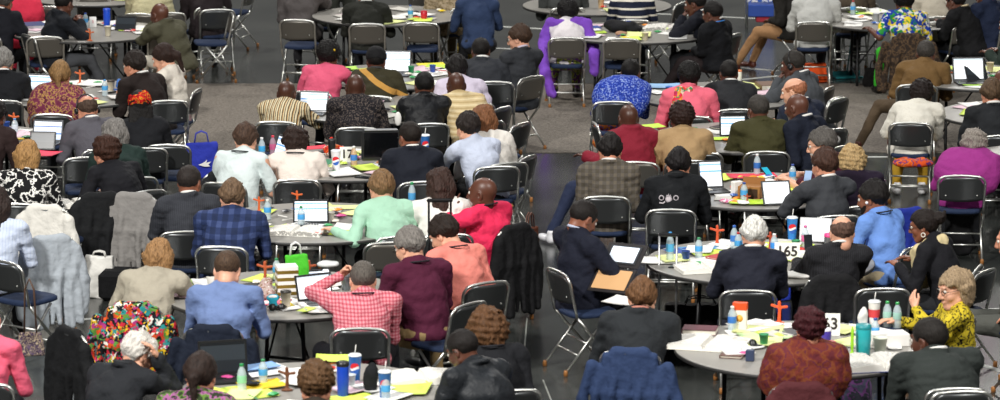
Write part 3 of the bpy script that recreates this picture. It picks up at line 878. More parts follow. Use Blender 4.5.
    if 'crown' in extra:
        from mathutils.bvhtree import BVHTree
        tm = to.data; bv = BVHTree.FromPolygons([v_.co for v_ in tm.vertices], [tuple(p_.vertices) for p_ in tm.polygons])
        hit = bv.ray_cast(Vector((-.03, -1, .845)), Vector((0, 1, 0)))[0]
        mb = MB(); zc = hit.z
        mb.lathe([(0, -.004), (.028, -.004), (.030, 0), (.020, .004), (0, .005)], 14, M=Matrix.Translation((0, 0, 0)) @ Matrix.Rotation(R(90), 4, 'X'))
        for s in (-1, 1):
            mb.tube([(s * .062 + .02 * math.cos(R(t)), 0, .012 + .02 * math.sin(R(t))) for t in range(-60, 301, 40)], .005, 5)
            mb.tube([(s * .03, 0, -.02), (s * .05, 0, -.035), (s * .08, 0, -.03)], .008, 5)
        mb.tube([(-.02, 0, .02), (-.012, 0, .035), (0, 0, .025), (0, 0, .048), (0, 0, .025), (.012, 0, .035), (.02, 0, .02)], .006, 5)
        link('crown_emblem', mb.mesh('crown_emblem', [plain('#b8b0b4', .5)]), root, loc=(hit.x, hit.y - .008, zc), rot=(-R(12), 0, 0), label='silver crown emblem on the back')
    # trousers
    pf = Field((-lx, -.24, .06), (lx, .84 if legs in ('out', 'ankle') else .64, .68), .015)
    pf.ell(P0, (.180 * b, .142 * b, .12), k=.04); legf(pf, .006, .95); pf.wrinkle(.005, 30, pid + 50)
    ZZ = pf.grid()[2]; pf.v = np.maximum(pf.v, ZZ - .60)
    link('trousers', np_mesh('trousers', [(*pf.nets(), 0)], [cloth(pants)]), root)
    for s, (K, A) in ((-1, lg[0]), (1, lg[1])):
        link('shoe', shoe_mesh(shoes), root, loc=(s * A[0], A[1] + .02, max(0.008, A[2] - .085)), rot=(0, 0, -s * .15))
    # hair and things on the head; they live in head space so grooves keep their size
    HMl = HM
    def headpart(nm, geo=None, me=None, mat=None):
        if me is None: me = HAIRME.setdefault((nm, id(geo[0]), mat.name), np_mesh(nm, [(geo[0], geo[1], 0)], [mat]))
        o = bpy.data.objects.new(nm, me); C.objects.link(o); o.parent = root; o.matrix_local = HMl
        if mat is not None and len(me.materials) == 0: me.materials.append(mat)
        return o
    if hair and hair[0] != 'bald': headpart('hair', hair_geo(hair[0]), mat=hairm(hair[1]))
    if 'beard' in extra or 'greybeard' in extra: headpart('beard', BEARD, mat=hairm('#17110e' if 'beard' in extra else '#b9b4ae'))
    if 'wrap' in extra: headpart('headscarf', WRAP, mat=cloth(('noise', 30.0, '#8e1410', '#c8201a', '#c8201a', '#d89a2c', '#a81814')))
    if 'hat' in extra: headpart('knit_cap', CAPT, mat=cloth('#141416'))
    if 'glasses' in extra: headpart('glasses', me=GLASS_ME, mat=plain('#2a2522', .3, .3))
    if 'headset' in extra: headpart('headphones', me=HEADSET_ME, mat=plain('#141416', .4))
    if 'flower' in extra:
        v, q = ball((.07, -.09, .06), .018); o = headpart('hair_flower', (v, q), mat=plain('#e0b818', .6))
    if 'earring' in extra:
        mb = MB(); mb.tube([(-.088, .0 + .016 * math.cos(R(t)), -.05 + .016 * math.sin(R(t))) for t in range(0, 361, 30)], .004, 5)
        headpart('earring', me=mb.mesh('earring', [plain('#e9e4d8', .3)]))
    if 'earbud' in extra:
        v, q = ball((-.092, .008, -.006), .011); headpart('earbud', (v, q), mat=plain('#f4f4f4', .3))
    if chair:
        cy = yaw if cyaw is None else cyaw; ca = R(cy)
        bx = piv.x - .045 * -math.sin(R(yaw)) ; by = piv.y - .045 * math.cos(R(yaw))
        off = Vector((cdx, cdy, 0))
        if cpx:
            q = at(cpx[0], cpx[1], .80); bx, by = q.x - math.sin(ca) * .235, q.y + math.cos(ca) * .235
        chair_at((bx + off.x, by + off.y), cy, clabel or ('folding chair under the ' + desc + (' seen at far right' if x > 1000 else '')), taupe)
    PEOPLE[key or desc] = (root, HM, arms, Nk, Cc)
    return root
HAIRME = {}

# ---------------------------------------------------------------- garments hung over chair backs
DR = {}
def drape_tpl(kind):
    w, zb, th = {'jacket': (.50, .22, .05), 'coat': (.50, .06, .06), 'vest': (.46, .40, .045), 'wide': (.60, .14, .06)}[kind]
    f = Field((-.42, -.45, .0), (.42, .10, .90), .012)
    for i in range(9):        # body falling behind the backrest
        x = -w / 2 * .8 + w * .8 * i / 8; dx = math.sin(i * 2.3) * .012
        top = .79 - .09 * max(0, (abs(x) - .13) / .1) ** 2
        f.cone((x * .95, -.245, top), (x, -.262 + dx, .5), .028, .034, k=.03)
        f.cone((x, -.262 + dx, .5), (x * 1.12, -.265 + dx * 2, zb + .03 + .02 * math.sin(i * 1.7)), .034, .026 + .006 * math.sin(i), k=.025)
        f.cone((x * .95, -.225, top), (x * .95, -.17, .58), .022, .018, k=.02)
    for s in (-1, 1):
        f.cone((s * (w / 2 - .03), -.245, .70), (s * (w / 2 + .035), -.25, .45), .045, .042, k=.03)
        f.cone((s * (w / 2 + .035), -.25, .45), (s * (w / 2 + .02), -.26, max(zb, .18)), .042, .030, k=.02)
    f.cone((-.10, -.235, .81), (.10, -.235, .81), .024, .024, k=.03)
    X, Y, Z = f.grid()
    f.v = f.v + (.006 * np.sin(X * 62 + 3 * np.sin(Z * 6)) * smooth(.75 - Z, 0, .25)).astype(np.float32)
    f.wrinkle(.004, 26, len(kind), (1, 1, .3)); f.wrinkle(.0015, 60, 9, (1, 1, .5))
    return f.nets()
def drape(x, y, yaw, label, col, kind='jacket', name='jacket', chair=None, ch_label=None, on=None, cat='jacket', taupe=False):
    """garment over the chair whose backrest top shows at (x, y)"""
    if kind not in DR: DR[kind] = drape_tpl(kind)
    if on is not None: c = on
    else: c = chair_px(x, y, yaw, ch_label or ('folding chair under the ' + label.replace('hung over a chair ', '')), taupe)
    me = np_mesh(name, [(DR[kind][0], DR[kind][1], 0)], [cloth(col)])
    o = link(name, me, None, loc=c.location, rot=(0, 0, c.rotation_euler.z)); tag(o, label, cat)
    return o

# ---------------------------------------------------------------- small things
WHITE = plain('#e9e7e2', .6); BLACK = plain('#141416', .4); SILV = plain('#b8b9ba', .3, 1.0)
_mc = {}
def cached(key, fn):
    if key not in _mc: _mc[key] = fn()
    return _mc[key]
def place(name, me, x, y, rot, label, cat, z=.745, group=None, dz=0.0, key=None, tiltx=0, tilty=0, px_z=None):
    p = at(x, y, px_z if px_z is not None else z)
    o = link(name, me, None, loc=(p.x, p.y, z + dz), rot=(R(tiltx), R(tilty), R(rot))); tag(o, label, cat, group); return o
def root_at(name, x, y, rot, label, cat, z=.745, group=None, dz=.0015):
    p = at(x, y, z); o = empty(name, (p.x, p.y, z + dz), rot); tag(o, label, cat, group); return o
_zn = [0]
def zlift():
    _zn[0] = (_zn[0] + 1) % 11; return .0012 + .0016 * _zn[0]

def paper_me(wd, dp, col, seed):
    def fn():
        rg = random.Random(seed); mb = MB(); n = 6; V = []; th = .0016
        cx, cy = rg.uniform(-.008, .008), rg.uniform(-.006, .006)
        for side in (0, 1):
            for j in range(n + 1):
                for i in range(n + 1):
                    u, v = i / n - .5, j / n - .5
                    V.append((u * wd, v * dp, side * th + abs(cx) * (2 * u) ** 2 * (1 if cx > 0 else (u > 0)) + abs(cy) * (2 * v) ** 2 * (v > 0)))
        F = []; m = (n + 1) ** 2
        for j in range(n):
            for i in range(n):
                a = j * (n + 1) + i; q = (a, a + 1, a + n + 2, a + n + 1); F.append(tuple(m + t for t in q)); F.append(tuple(reversed(q)))
        rim = [i for i in range(n + 1)] + [j * (n + 1) + n for j in range(1, n + 1)] + [n * (n + 1) + i for i in range(n - 1, -1, -1)] + [j * (n + 1) for j in range(n - 1, 0, -1)]
        for a in range(len(rim)): b = (a + 1) % len(rim); F.append((rim[b], m + rim[b], m + rim[a], rim[a])[::-1])
        mb.add(V, F); return mb.mesh('sheet', [plain(col, .7)])
    return cached(('paper', wd, dp, col, seed), fn)
COLN = {'#efede8': 'white', '#f6f5f2': 'white', '#d8f060': 'lime', '#f2e36a': 'yellow', '#f2d020': 'yellow', '#e9f0a0': 'pale yellow', '#e8406a': 'pink', '#f09028': 'orange', '#7fb4e0': 'light blue',
        '#b9dfa8': 'pale green', '#e8c8d4': 'pale pink', '#c9c6be': 'grey'}
def paper(x, y, rot, where, col='#efede8', w_=.216, d_=.28, lab=None, group=None, seed=None):
    l = lab or (COLN.get(col, 'white') + ' sheet of paper ' + where)
    return place('paper_sheet', paper_me(w_, d_, col, (seed if seed is not None else int(x + y)) % 4), x, y, rot, l, 'paper', dz=zlift(), group=group)
def book(x, y, rot, label, col='#5a1626', w_=.17, d_=.24, th=.035, page='#e8e2d2', name='book', cat='book'):
    r = root_at(name, x, y, rot, label, cat)
    mb = MB(); mb.box((0, 0, .002), (w_, d_, .004), bev=.001); mb.box((0, 0, th - .002), (w_, d_, .004), bev=.001); mb.box((-w_ / 2 + .002, 0, th / 2), (.005, d_, th), bev=.001)
    link('cover', mb.mesh('cover', [plain(col, .5)]), r)
    mb = MB(); mb.box((.002, 0, th / 2), (w_ - .012, d_ - .012, th - .008)); link('pages', mb.mesh('pages', [plain(page, .8)]), r)
    return r
def page_mat(k):
    key = ('page', k)
    if key in MATS: return MATS[key]
    m, nt, b = base_mat('printed_page'); L = nt.links; tc = N(nt, 'ShaderNodeTexCoord'); sp = N(nt, 'ShaderNodeSeparateXYZ'); L.new(tc.outputs['Object'], sp.inputs[0])
    mu = N(nt, 'ShaderNodeMath', operation='MULTIPLY_ADD'); mu.inputs[1].default_value = 95; mu.inputs[2].default_value = 50; L.new(sp.outputs['Y'], mu.inputs[0])
    fr = N(nt, 'ShaderNodeMath', operation='FRACT'); L.new(mu.outputs[0], fr.inputs[0])
    no = N(nt, 'ShaderNodeTexNoise', i_Scale=60.0); L.new(tc.outputs['Object'], no.inputs['Vector'])
    lt = N(nt, 'ShaderNodeMath', operation='LESS_THAN'); lt.inputs[1].default_value = .38; L.new(fr.outputs[0], lt.inputs[0])
    g = N(nt, 'ShaderNodeMath', operation='GREATER_THAN'); g.inputs[1].default_value = .42; L.new(no.outputs['Fac'], g.inputs[0])
    m2 = N(nt, 'ShaderNodeMath', operation='MULTIPLY'); L.new(lt.outputs[0], m2.inputs[0]); L.new(g.outputs[0], m2.inputs[1])
    mx = N(nt, 'ShaderNodeMix', data_type='RGBA'); mx.inputs[6].default_value = srgb('#efece4'); mx.inputs[7].default_value = srgb({0: '#a09e98', 1: '#4a4a4c', 2: '#3f7fb8'}[k])
    L.new(m2.outputs[0], mx.inputs[0]); L.new(mx.outputs[2], b.inputs['Base Color']); b.inputs['Roughness'].default_value = .7
    MATS[key] = m; return m
def open_book(x, y, rot, label, s=1.0, k=0, cover='#1e2a50', name='open_book'):
    r = root_at(name, x, y, rot, label, 'book'); th = .030 * s; W = .2 * s; D = .27 * s
    for sd in (-1, 1):
        mb = MB(); prof = [(0, .006), (.08 * W, th * 1.1), (.3 * W, th * 1.3), (.7 * W, th), (W, th * .75)]; V = []
        for yy in (-D / 2, D / 2):
            V += [(sd * px, yy, pz) for px, pz in prof] + [(sd * px, yy, .004) for px, pz in prof]
        n = len(prof); F = []
        for i in range(n - 1):
            F += [(i, i + 1, 2 * n + i + 1, 2 * n + i), (n + i, 3 * n + i, 3 * n + i + 1, n + i + 1), (i, n + i, n + i + 1, i + 1), (2 * n + i, 2 * n + i + 1, 3 * n + i + 1, 3 * n + i)]
        F += [(n - 1, 2 * n - 1, 4 * n - 1, 3 * n - 1), (0, 2 * n, 3 * n, n)]
        mb.add(V, F, sm=False); link('page_block', mb.mesh('page_block', [page_mat(k)]), r)
    mb = MB(); mb.box((0, 0, .002), (2 * W + .012, D + .012, .003)); link('cover', mb.mesh('cover', [plain(cover, .5)]), r)
    return r
def screen_mat(k):
    key = ('screen', k)
    if key in MATS: return MATS[key]
    m, nt, b = base_mat('screen'); L = nt.links; tc = N(nt, 'ShaderNodeTexCoord'); sp = N(nt, 'ShaderNodeSeparateXYZ'); L.new(tc.outputs['Generated'], sp.inputs[0])
    r = ramp(nt, {0: [(0, '#e8eef6'), (.42, '#b9cfe8'), (.50, '#eef2f8'), (.58, '#6fa4e0'), (.66, '#f1f4f8'), (.86, '#7aa8dc'), (.93, '#e6edf6')],
                  1: [(0, '#e6ebf0'), (.25, '#cdd6de'), (.3, '#e9edf2'), (.5, '#d0d8e0'), (.55, '#eceff3'), (.9, '#b9c6d2')],
                  2: [(0, '#c4d2e6'), (.3, '#5a82c4'), (.38, '#d8e0ee'), (.7, '#4a68a8'), (.76, '#dfe6f0')],
                  3: [(0, '#23272c'), (.4, '#30363c'), (.9, '#1a1d20')]}[k])
    L.new(sp.outputs['Z'], r.inputs[0]); L.new(r.outputs[0], b.inputs['Base Color']); L.new(r.outputs[0], b.inputs['Emission Color'])
    b.inputs['Emission Strength'].default_value = .6 if k != 3 else .02; b.inputs['Roughness'].default_value = .25
    MATS[key] = m; return m
def laptop(x, y, rot, label, k=0, col='#1b1c1e', w_=.30, d_=.205, tilt=18):
    r = root_at('laptop', x, y, rot, label, 'laptop')
    mb = MB(); mb.box((0, -d_ / 2, .010), (w_, d_, .018), bev=.004); link('base', mb.mesh('base', [plain(col, .4)]), r)
    mb = MB()
    for j in range(5):
        for i in range(12): mb.box((-w_ * .42 + i * w_ * .076, -d_ * .22 - j * .019, .0205), (w_ * .062, .015, .003))
    link('keyboard', mb.mesh('keyboard', [BLACK]), r)
    lid = MB(); lid.box((0, 0, d_ / 2), (w_, .010, d_), bev=.003); l = link('lid', lid.mesh('lid', [plain(col, .4)]), r, loc=(0, .004, .014), rot=(-R(tilt), 0, 0))
    mb = MB(); mb.box((0, -.0062, d_ / 2), (w_ - .03, .002, d_ - .035)); link('screen', mb.mesh('screen', [screen_mat(k)]), l)
    return r
def tablet(x, y, rot, label, k=1, tilt=35, w_=.25, d_=.18, z=.745, flat=False, case='#1a1a1c'):
    r = root_at('tablet', x, y, rot, label, 'tablet', z=z)
    t = -90 + 4 if flat else -tilt
    mb = MB(); mb.box((0, 0, d_ / 2), (w_, .010, d_), bev=.004); l = link('case', mb.mesh('case', [plain(case, .45)]), r, loc=(0, 0, .008), rot=(R(t), 0, 0))
    mb = MB(); mb.box((0, -.006, d_ / 2), (w_ - .032, .002, d_ - .03)); link('screen', mb.mesh('screen', [screen_mat(k)]), l)
    if not flat:
        mb = MB(); mb.box((0, math.sin(R(tilt)) * d_ * .5 + .05, .05), (w_ * .5, .004, .10), M=None); s_ = link('stand', mb.mesh('stand', [plain(case, .45)]), r, loc=(0, -.0, .0), rot=(0, 0, 0))
    return r
def bottle(x, y, label, cap='#3a86c8', lab='#4aa0dc', h=.20, liquid='#cfe0e6'):
    r = root_at('water_bottle', x, y, 0, label, 'bottle'); q = h / .2
    mb = MB(); mb.lathe([(.028, 0), (.031, .006), (.031, .05 * q), (.029, .06 * q), (.031, .07 * q), (.031, .13 * q), (.026, .155 * q), (.014, .178 * q), (.0125, .186 * q)], 16)
    link('bottle_body', mb.mesh('bottle_body', [plain(liquid, .08, alpha=.55)]), r)
    mb = MB(); mb.lathe([(.0318, .072 * q), (.0322, .074 * q), (.0322, .122 * q), (.0318, .124 * q)], 16, caps=False); link('wrapper', mb.mesh('wrapper', [plain(lab, .5)]), r)
    mb = MB(); mb.lathe([(.0145, .184 * q), (.0145, .199 * q), (.012, .202 * q)], 12); link('cap', mb.mesh('cap', [plain(cap, .4)]), r)
    return r
def cola_cup(x, y, label, rot=0, straw=True, col='#1f62ae', h=.19, logo=True):
    r = root_at('soda_cup', x, y, rot, label, 'cup')
    mb = MB(); mb.lathe([(.030, 0), (.032, .004), (.044, h - .004), (.046, h), (.043, h)], 24); link('cup_body', mb.mesh('cup_body', [plain(col, .45)]), r)
    mb = MB(); mb.lathe([(.047, h), (.048, h + .004), (.045, h + .008), (.040, h + .009), (.038, h + .014), (.0, h + .014)], 20); link('lid', mb.mesh('lid', [plain('#dfe4e8', .35)]), r)
    if straw: mb = MB(); mb.tube([(.0, 0, h + .01), (.008, 0, h + .075)], .0035, 6); link('straw', mb.mesh('straw', [WHITE]), r)
    if logo:      # round emblem: red above, white wave, blue below; and white lettering band
        for mat_, z0, z1, nm in (('#d5202c', .6, 1.0, 'r'), ('#f3f3f3', .38, .66, 'w'), ('#2a5fb8', 0, .36, 'b')):
            mb = MB(); n = 12; V = []; F = []
            cz, rr = h * .56, .040
            for i in range(n + 1):
                u = -1 + 2 * i / n; half = math.sqrt(max(0, 1 - u * u))
                lo_ = max(-half, -1 + 2 * z0 + .18 * math.sin(u * 2.4)) if nm != 'b' else -half
                hi_ = min(half, -1 + 2 * z1 + (.18 * math.sin(u * 2.4) if nm != 'r' else 0)) if nm != 'r' else half
                hi_ = max(hi_, lo_)
                for zz in (lo_, hi_):
                    z = cz + zz * rr; rad = .0305 + (.0135) * z / h + (.0016 if nm != 'w' else .0013); a = -math.pi / 2 + u * .9
                    V.append((rad * math.cos(a), rad * math.sin(a), z))
            for i in range(n): F.append((2 * i, 2 * i + 2, 2 * i + 3, 2 * i + 1))
            mb.add(V, F); link('emblem', mb.mesh('emblem', [plain(mat_, .5)]), r)
    return r
def tumbler(x, y, label, col='#b9bcc0', lidc='#e0508a', h=.19, rad=.037, metal=.9, body_label=None, rough=.3):
    r = root_at('tumbler', x, y, 0, label, 'tumbler')
    mb = MB(); mb.lathe([(rad * .82, 0), (rad * .86, .004), (rad, h * .5), (rad, h * .86), (rad * .96, h * .88)], 20); link('tumbler_body', mb.mesh('tumbler_body', [plain(col, rough, metal)]), r)
    mb = MB(); mb.lathe([(rad * 1.02, h * .86), (rad * 1.04, h * .88), (rad * 1.0, h * .98), (rad * .7, h), (rad * .3, h)], 20); link('lid', mb.mesh('lid', [plain(lidc, .4)]), r)
    return r
def cup(x, y, label, col='#e8e6e0', h=.11, lid=None, name='cup', rad=.04, z=.745):
    r = root_at(name, x, y, 0, label, 'cup', z=z)
    mb = MB(); mb.lathe([(rad * .72, 0), (rad * .75, .003), (rad, h), (rad * 1.05, h), (rad * 1.05, h + .004), (rad * .96, h + .003), (rad * .72, .012), (0, .012)], 20, caps=False); link('cup_body', mb.mesh('cup_body', [plain(col, .5)]), r)
    if lid: mb = MB(); mb.lathe([(rad * 1.06, h - .002), (rad * 1.08, h + .006), (rad * .95, h + .014), (0, h + .014)], 18); link('lid', mb.mesh('lid', [plain(lid, .4)]), r)
    return r
def cross(x, y, label, col='#c8602a', s=1.0, rot=0):
    def fn():
        f = Field((-.08, -.04, -.01), (.08, .04, .20), .0055)
        f.ell((0, 0, .008), (.045, .028, .010), k=0); f.cone((0, 0, .01), (.003, 0, .11), .015, .011, k=.012); f.cone((.003, 0, .11), (.0, 0, .165), .012, .013, k=.006)
        f.cone((0, 0, .125), (-.055, 0, .145), .010, .011, k=.006); f.cone((0, 0, .125), (.055, 0, .132), .010, .011, k=.006)
        return f.nets()
    g = cached('crossgeo', fn)
    me = cached(('cross', col), lambda: np_mesh('wooden_cross', [(g[0], g[1], 0)], [plain(col, .55, bump=.3, scale=90)]))
    o = place('wooden_cross', me, x, y, rot, label, 'cross', dz=.001); o.scale = (s * .85, s * .85, s * .85); return o
def text_me(txt, size, mat, depth=.001):
    def fn():
        cu = bpy.data.curves.new('lettering', 'FONT'); cu.body = txt; cu.size = size; cu.extrude = depth; cu.offset = size * .022; cu.align_x = 'CENTER'; cu.align_y = 'CENTER'
        o = bpy.data.objects.new('lettering', cu); C.objects.link(o); dg = bpy.context.evaluated_depsgraph_get()
        me = bpy.data.meshes.new_from_object(o.evaluated_get(dg)); bpy.data.objects.remove(o); me.materials.clear(); me.materials.append(mat); return me
    return cached(('txt', txt, size, mat.name), fn)
def number_sign(x, y, txt, rot, label, w_=.15, h=.13, size=.10, dark='#2b2420'):
    r = root_at('number_sign', x, y, rot, label, 'sign')
    mb = MB(); mb.add([(-w_ / 2, -.028, 0), (w_ / 2, -.028, 0), (w_ / 2, 0, h), (-w_ / 2, 0, h), (-w_ / 2, .028, 0), (w_ / 2, .028, 0)], [(0, 1, 2, 3), (3, 2, 5, 4)], sm=False)
    link('card', mb.mesh('card', [plain('#f0eee9', .6)]), r)
    t = link('lettering', text_me(txt, size, plain(dark, .5)), r, loc=(0, -.0165, h * .52), rot=(R(90) - math.atan(.028 / h), 0, 0))
    return r
def box_thing(name, x, y, rot, label, cat, d, mats, z=.745, bev=.004, flaps=False):
    r = root_at(name, x, y, rot, label, cat, z=z)
    mb = MB(); mb.box((0, 0, d[2] / 2), d, bev=bev); link('carton', mb.mesh('carton', mats), r)
    if flaps:
        mb = MB(); mb.box((0, d[1] * .62, d[2] + .02), (d[0], .004, d[1] * .5), M=None); link('flap', mb.mesh('flap', mats), r)
    return r
def phone(x, y, rot, label, z=.745, dz=.002, tilt=0, scr='#20262c'):
    r = root_at('phone', x, y, rot, label, 'phone', z=z, dz=dz)
    r.rotation_euler = (R(tilt), 0, R(rot))
    mb = MB(); mb.box((0, 0, .005), (.072, .145, .010), bev=.003); link('case', mb.mesh('case', [BLACK]), r)
    mb = MB(); mb.box((0, 0, .0105), (.062, .125, .002)); link('screen', mb.mesh('screen', [plain(scr, .15)]), r)
    return r
def pen(x, y, rot, label, col='#c02828'):
    mb = MB(); mb.tube([(-.07, 0, .005), (.06, 0, .005), (.072, 0, .005)], [.0045, .0045, .0015], 6)
    return place('pen', cached(('pen', col), lambda: mb.mesh('pen', [plain(col, .4)])), x, y, rot, label, 'pen', dz=.012)
def bag_mesh(name, w_, d_, h, col, seed, bulge=.02):
    def fn():
        f = Field((-w_ / 2 - .06, -d_ / 2 - .06, -.02), (w_ / 2 + .06, d_ / 2 + .06, h + .06), .012)
        X, Y, Z = f.grid(); q = np.maximum(np.maximum(np.abs(X) - (w_ / 2 - .03) - .02 * smooth(h - Z, 0, h), np.abs(Y) - (d_ / 2 - .03) * (.35 + .65 * smooth(h * 1.1 - Z, 0, h * .6))), np.abs(Z - h / 2) - (h / 2 - .015))
        f.v = (np.broadcast_to(q, f.v.shape) - .015).astype(np.float32).copy(); f.wrinkle(.005, 24, seed); f.wrinkle(.002, 60, seed + 1); return f.nets()
    return np_mesh(name, [(*cached(('bag', w_, d_, h, seed), fn), 0)], [cloth(col) if not isinstance(col, bpy.types.Material) else col])
def bag(name, x, y, rot, label, cat, w_, d_, h, col, handles='#888888', hh=.16, seed=1, z=0.0):
    r = root_at(name, x, y, rot, label, cat, z=z, dz=.003)
    link('bag_body', bag_mesh('bag_body', w_, d_, h, col, seed), r)
    if handles:
        for s in (-1, 1):
            mb = MB(); mb.tube([(-w_ * .22, s * d_ * .12, h * .95), (-w_ * .16, s * d_ * .14, h + hh * .8), (0, s * d_ * .16, h + hh), (w_ * .16, s * d_ * .14, h + hh * .8), (w_ * .22, s * d_ * .12, h * .95)], .006, 6)
            link('handle', mb.mesh('handle', [plain(handles, .6)]), r)
    return r
def suitcase(x, y, rot, label, w_=.40, d_=.24, h=.55, col='#151517', pole='#b9babc', ph=1.05):
    r = root_at('suitcase', x, y, rot, label, 'suitcase', z=0, dz=0)
    mb = MB(); mb.box((0, 0, h / 2 + .05), (w_, d_, h), bev=.03); mb.box((0, -d_ / 2 - .012, h * .4), (w_ * .8, .03, h * .5), bev=.012); link('suitcase_body', mb.mesh('suitcase_body', [cloth(col)]), r)
    mb = MB()
    for s in (-1, 1): mb.tube([(s * w_ * .26, d_ / 2 + .0, .1), (s * w_ * .26, d_ / 2, ph)], .009, 8)
    link('pull_pole', mb.mesh('pull_pole', [plain(pole, .35, .8)]), r)
    mb = MB(); mb.box((0, d_ / 2, ph + .01), (w_ * .62, .03, .03), bev=.01); link('pull_handle', mb.mesh('pull_handle', [BLACK]), r)
    for s in (-1, 1): mb = MB(); mb.lathe([(.03, -.012), (.03, .012)], 14, M=Matrix.Translation((s * w_ * .4, d_ * .35, .03)) @ Matrix.Rotation(R(90), 4, 'Y')); link('wheel', mb.mesh('wheel', [BLACK]), r)
    return r
def cluster(name, x, y, label, cat, blobs, mat, z=.745, seed=3, h=.006, wr=(.003, 80), rot=0):
    """one soft thing from a few ellipsoids (centre, radii)"""
    lo = [min(c[i] - r_[i] for c, r_ in blobs) - .02 for i in range(3)]; hi = [max(c[i] + r_[i] for c, r_ in blobs) + .02 for i in range(3)]
    f = Field(lo, hi, h)
    for c, r_ in blobs: f.ell(c, r_, k=.02)
    f.wrinkle(wr[0], wr[1], seed); f.v = np.maximum(f.v, .001 - f.grid()[2])
    return place(name, np_mesh(name, [(*f.nets(), 0)], [mat]), x, y, rot, label, cat, z=z, dz=.001)
def whereabouts(x, y):
    r_ = math.hypot(x, y) / TABLE_R; a = math.degrees(math.atan2(y, x)) % 360
    if r_ < .3: return 'at the middle of '
    return 'at the %s %s of ' % ('inner' if r_ < .55 else 'outer', ('right', 'far right', 'far side', 'far left', 'left', 'near left', 'near side', 'near right')[int((a + 22.5) // 45) % 8])
USED = {}
def uniq(lab, wd='another '):
    USED[lab] = USED.get(lab, 0) + 1; k = USED[lab]
    return lab if k == 1 else None
def clutter(tk, n, seed, cols=('#efede8', '#efede8', '#f6f5f2', '#f6f5f2', '#e9f0a0', '#c9c6be', '#d8f060', '#e8c8d4'), inner=.08, small=5):
    """loose papers lying all over a table"""
    tx, ty, phrase = TAB[tk]; rg = random.Random(seed); n = int(n * 1.7); small = int(small * 1.8); grp = 'loose papers on ' + phrase
    for i in range(n):
        a = rg.uniform(0, 6.28); r_ = math.sqrt(rg.uniform(inner, .66)) * TABLE_R
        col = rg.choice(cols); w_, d_ = rg.choice(((.216, .28), (.216, .28), (.15, .21), (.28, .38), (.10, .15)))
        for _t in range(12):
            px_, py_ = r_ * math.cos(a), r_ * math.sin(a); size = 'small ' if w_ < .12 else ('wide ' if w_ > .25 else ('narrow ' if w_ < .2 else ''))
            if uniq(size + COLN[col] + ' paper ' + whereabouts(px_, py_) + phrase): break
            a = rg.uniform(0, 6.28); col = rg.choice(cols); r_ = math.sqrt(rg.uniform(inner, .66)) * TABLE_R
        size = 'small ' if w_ < .12 else ('wide ' if w_ > .25 else ('narrow ' if w_ < .2 else ''))
        px_, py_ = r_ * math.cos(a), r_ * math.sin(a)
        o = link('paper_sheet', paper_me(w_, d_, col, rg.randrange(4)), None, loc=(tx + px_, ty + py_, .745 + zlift() + .0004 * i), rot=(0, 0, rg.uniform(-.9, .9)))
        tag(o, size + COLN[col] + ' paper ' + whereabouts(px_, py_) + phrase, 'paper', grp)
    for i in range(small):
        a = rg.uniform(0, 6.28); r_ = math.sqrt(rg.uniform(.0, .6)) * TABLE_R; px_, py_ = r_ * math.cos(a), r_ * math.sin(a)
        col, cn = rg.choice((('#d83a2a', 'red'), ('#f09028', 'orange'), ('#2a62b8', 'blue'), ('#e8e0d0', 'cream'), ('#f2d020', 'yellow'), ('#c84a8a', 'pink'), ('#3aa05a', 'green'), ('#2a2a2e', 'black')))
        me = cached(('packet', col), lambda: packet_me(col))
        o = link('snack_packet', me, None, loc=(tx + px_, ty + py_, .745 + .021), rot=(0, 0, rg.uniform(-3, 3)))
        for _t in range(8):
            if uniq(cn + ' packet ' + whereabouts(px_, py_) + phrase): break
            a = rg.uniform(0, 6.28); px_, py_ = r_ * math.cos(a), r_ * math.sin(a); o.location = (tx + px_, ty + py_, .766)
        tag(o, cn + ' packet ' + whereabouts(px_, py_) + phrase, 'packet', 'small packets on ' + phrase)
def knick(tk, n, seed):
    tx, ty, phrase = TAB[tk]; rg = random.Random(seed)
    for i in range(n):
        for _t in range(8):
            kind = rg.choice(('pen', 'cup', 'bottle', 'pen', 'book')); a = rg.uniform(0, 6.28); r_ = math.sqrt(rg.uniform(.02, .5)) * TABLE_R; px_, py_ = r_ * math.cos(a), r_ * math.sin(a)
            cn, col = rg.choice((('red', '#b83030'), ('blue', '#2a4a9a'), ('white', '#e4e2dc'), ('black', '#1a1a1c'), ('green', '#2f8a58')))
            lab = cn + {'pen': ' pen ', 'cup': ' cup ', 'bottle': '-capped bottle ', 'book': ' notebook '}[kind] + whereabouts(px_, py_) + phrase
            if uniq(lab): break
        if kind == 'pen': o = pen(0, 300, rg.uniform(0, 180), lab, col)
        elif kind == 'cup': o = cup(0, 300, lab, col, .08, rad=.034)
        elif kind == 'bottle': o = bottle(0, 300, lab, cap=col, h=.17)
        else: o = book(0, 300, rg.uniform(-50, 50), lab, col, .13, .19, .015)
        o.location.x = tx + px_; o.location.y = ty + py_; o.location.z += .016 if kind == 'book' else .004
def packet_me(col):
    mb = MB(); n = 8; V = []; F = []
    for sd in (1, -1):
        for j in range(n + 1):
            for i in range(n + 1):
                u, v = -1 + 2 * i / n, -1 + 2 * j / n
                V.append((u * .045, v * .03, sd * (.012 * (1 - u * u) * (1 - v ** 4) + .0006 + .0015 * math.sin(u * 9 + v * 5) * (1 - u * u) * (1 - v * v))))
    m = (n + 1) ** 2
    for j in range(n):
        for i in range(n):
            a = j * (n + 1) + i; q = (a, a + 1, a + n + 2, a + n + 1); F.append(q); F.append(tuple(m + t for t in reversed(q)))
    mb.add(V, F); return mb.mesh('snack_packet', [plain(col, .35)])

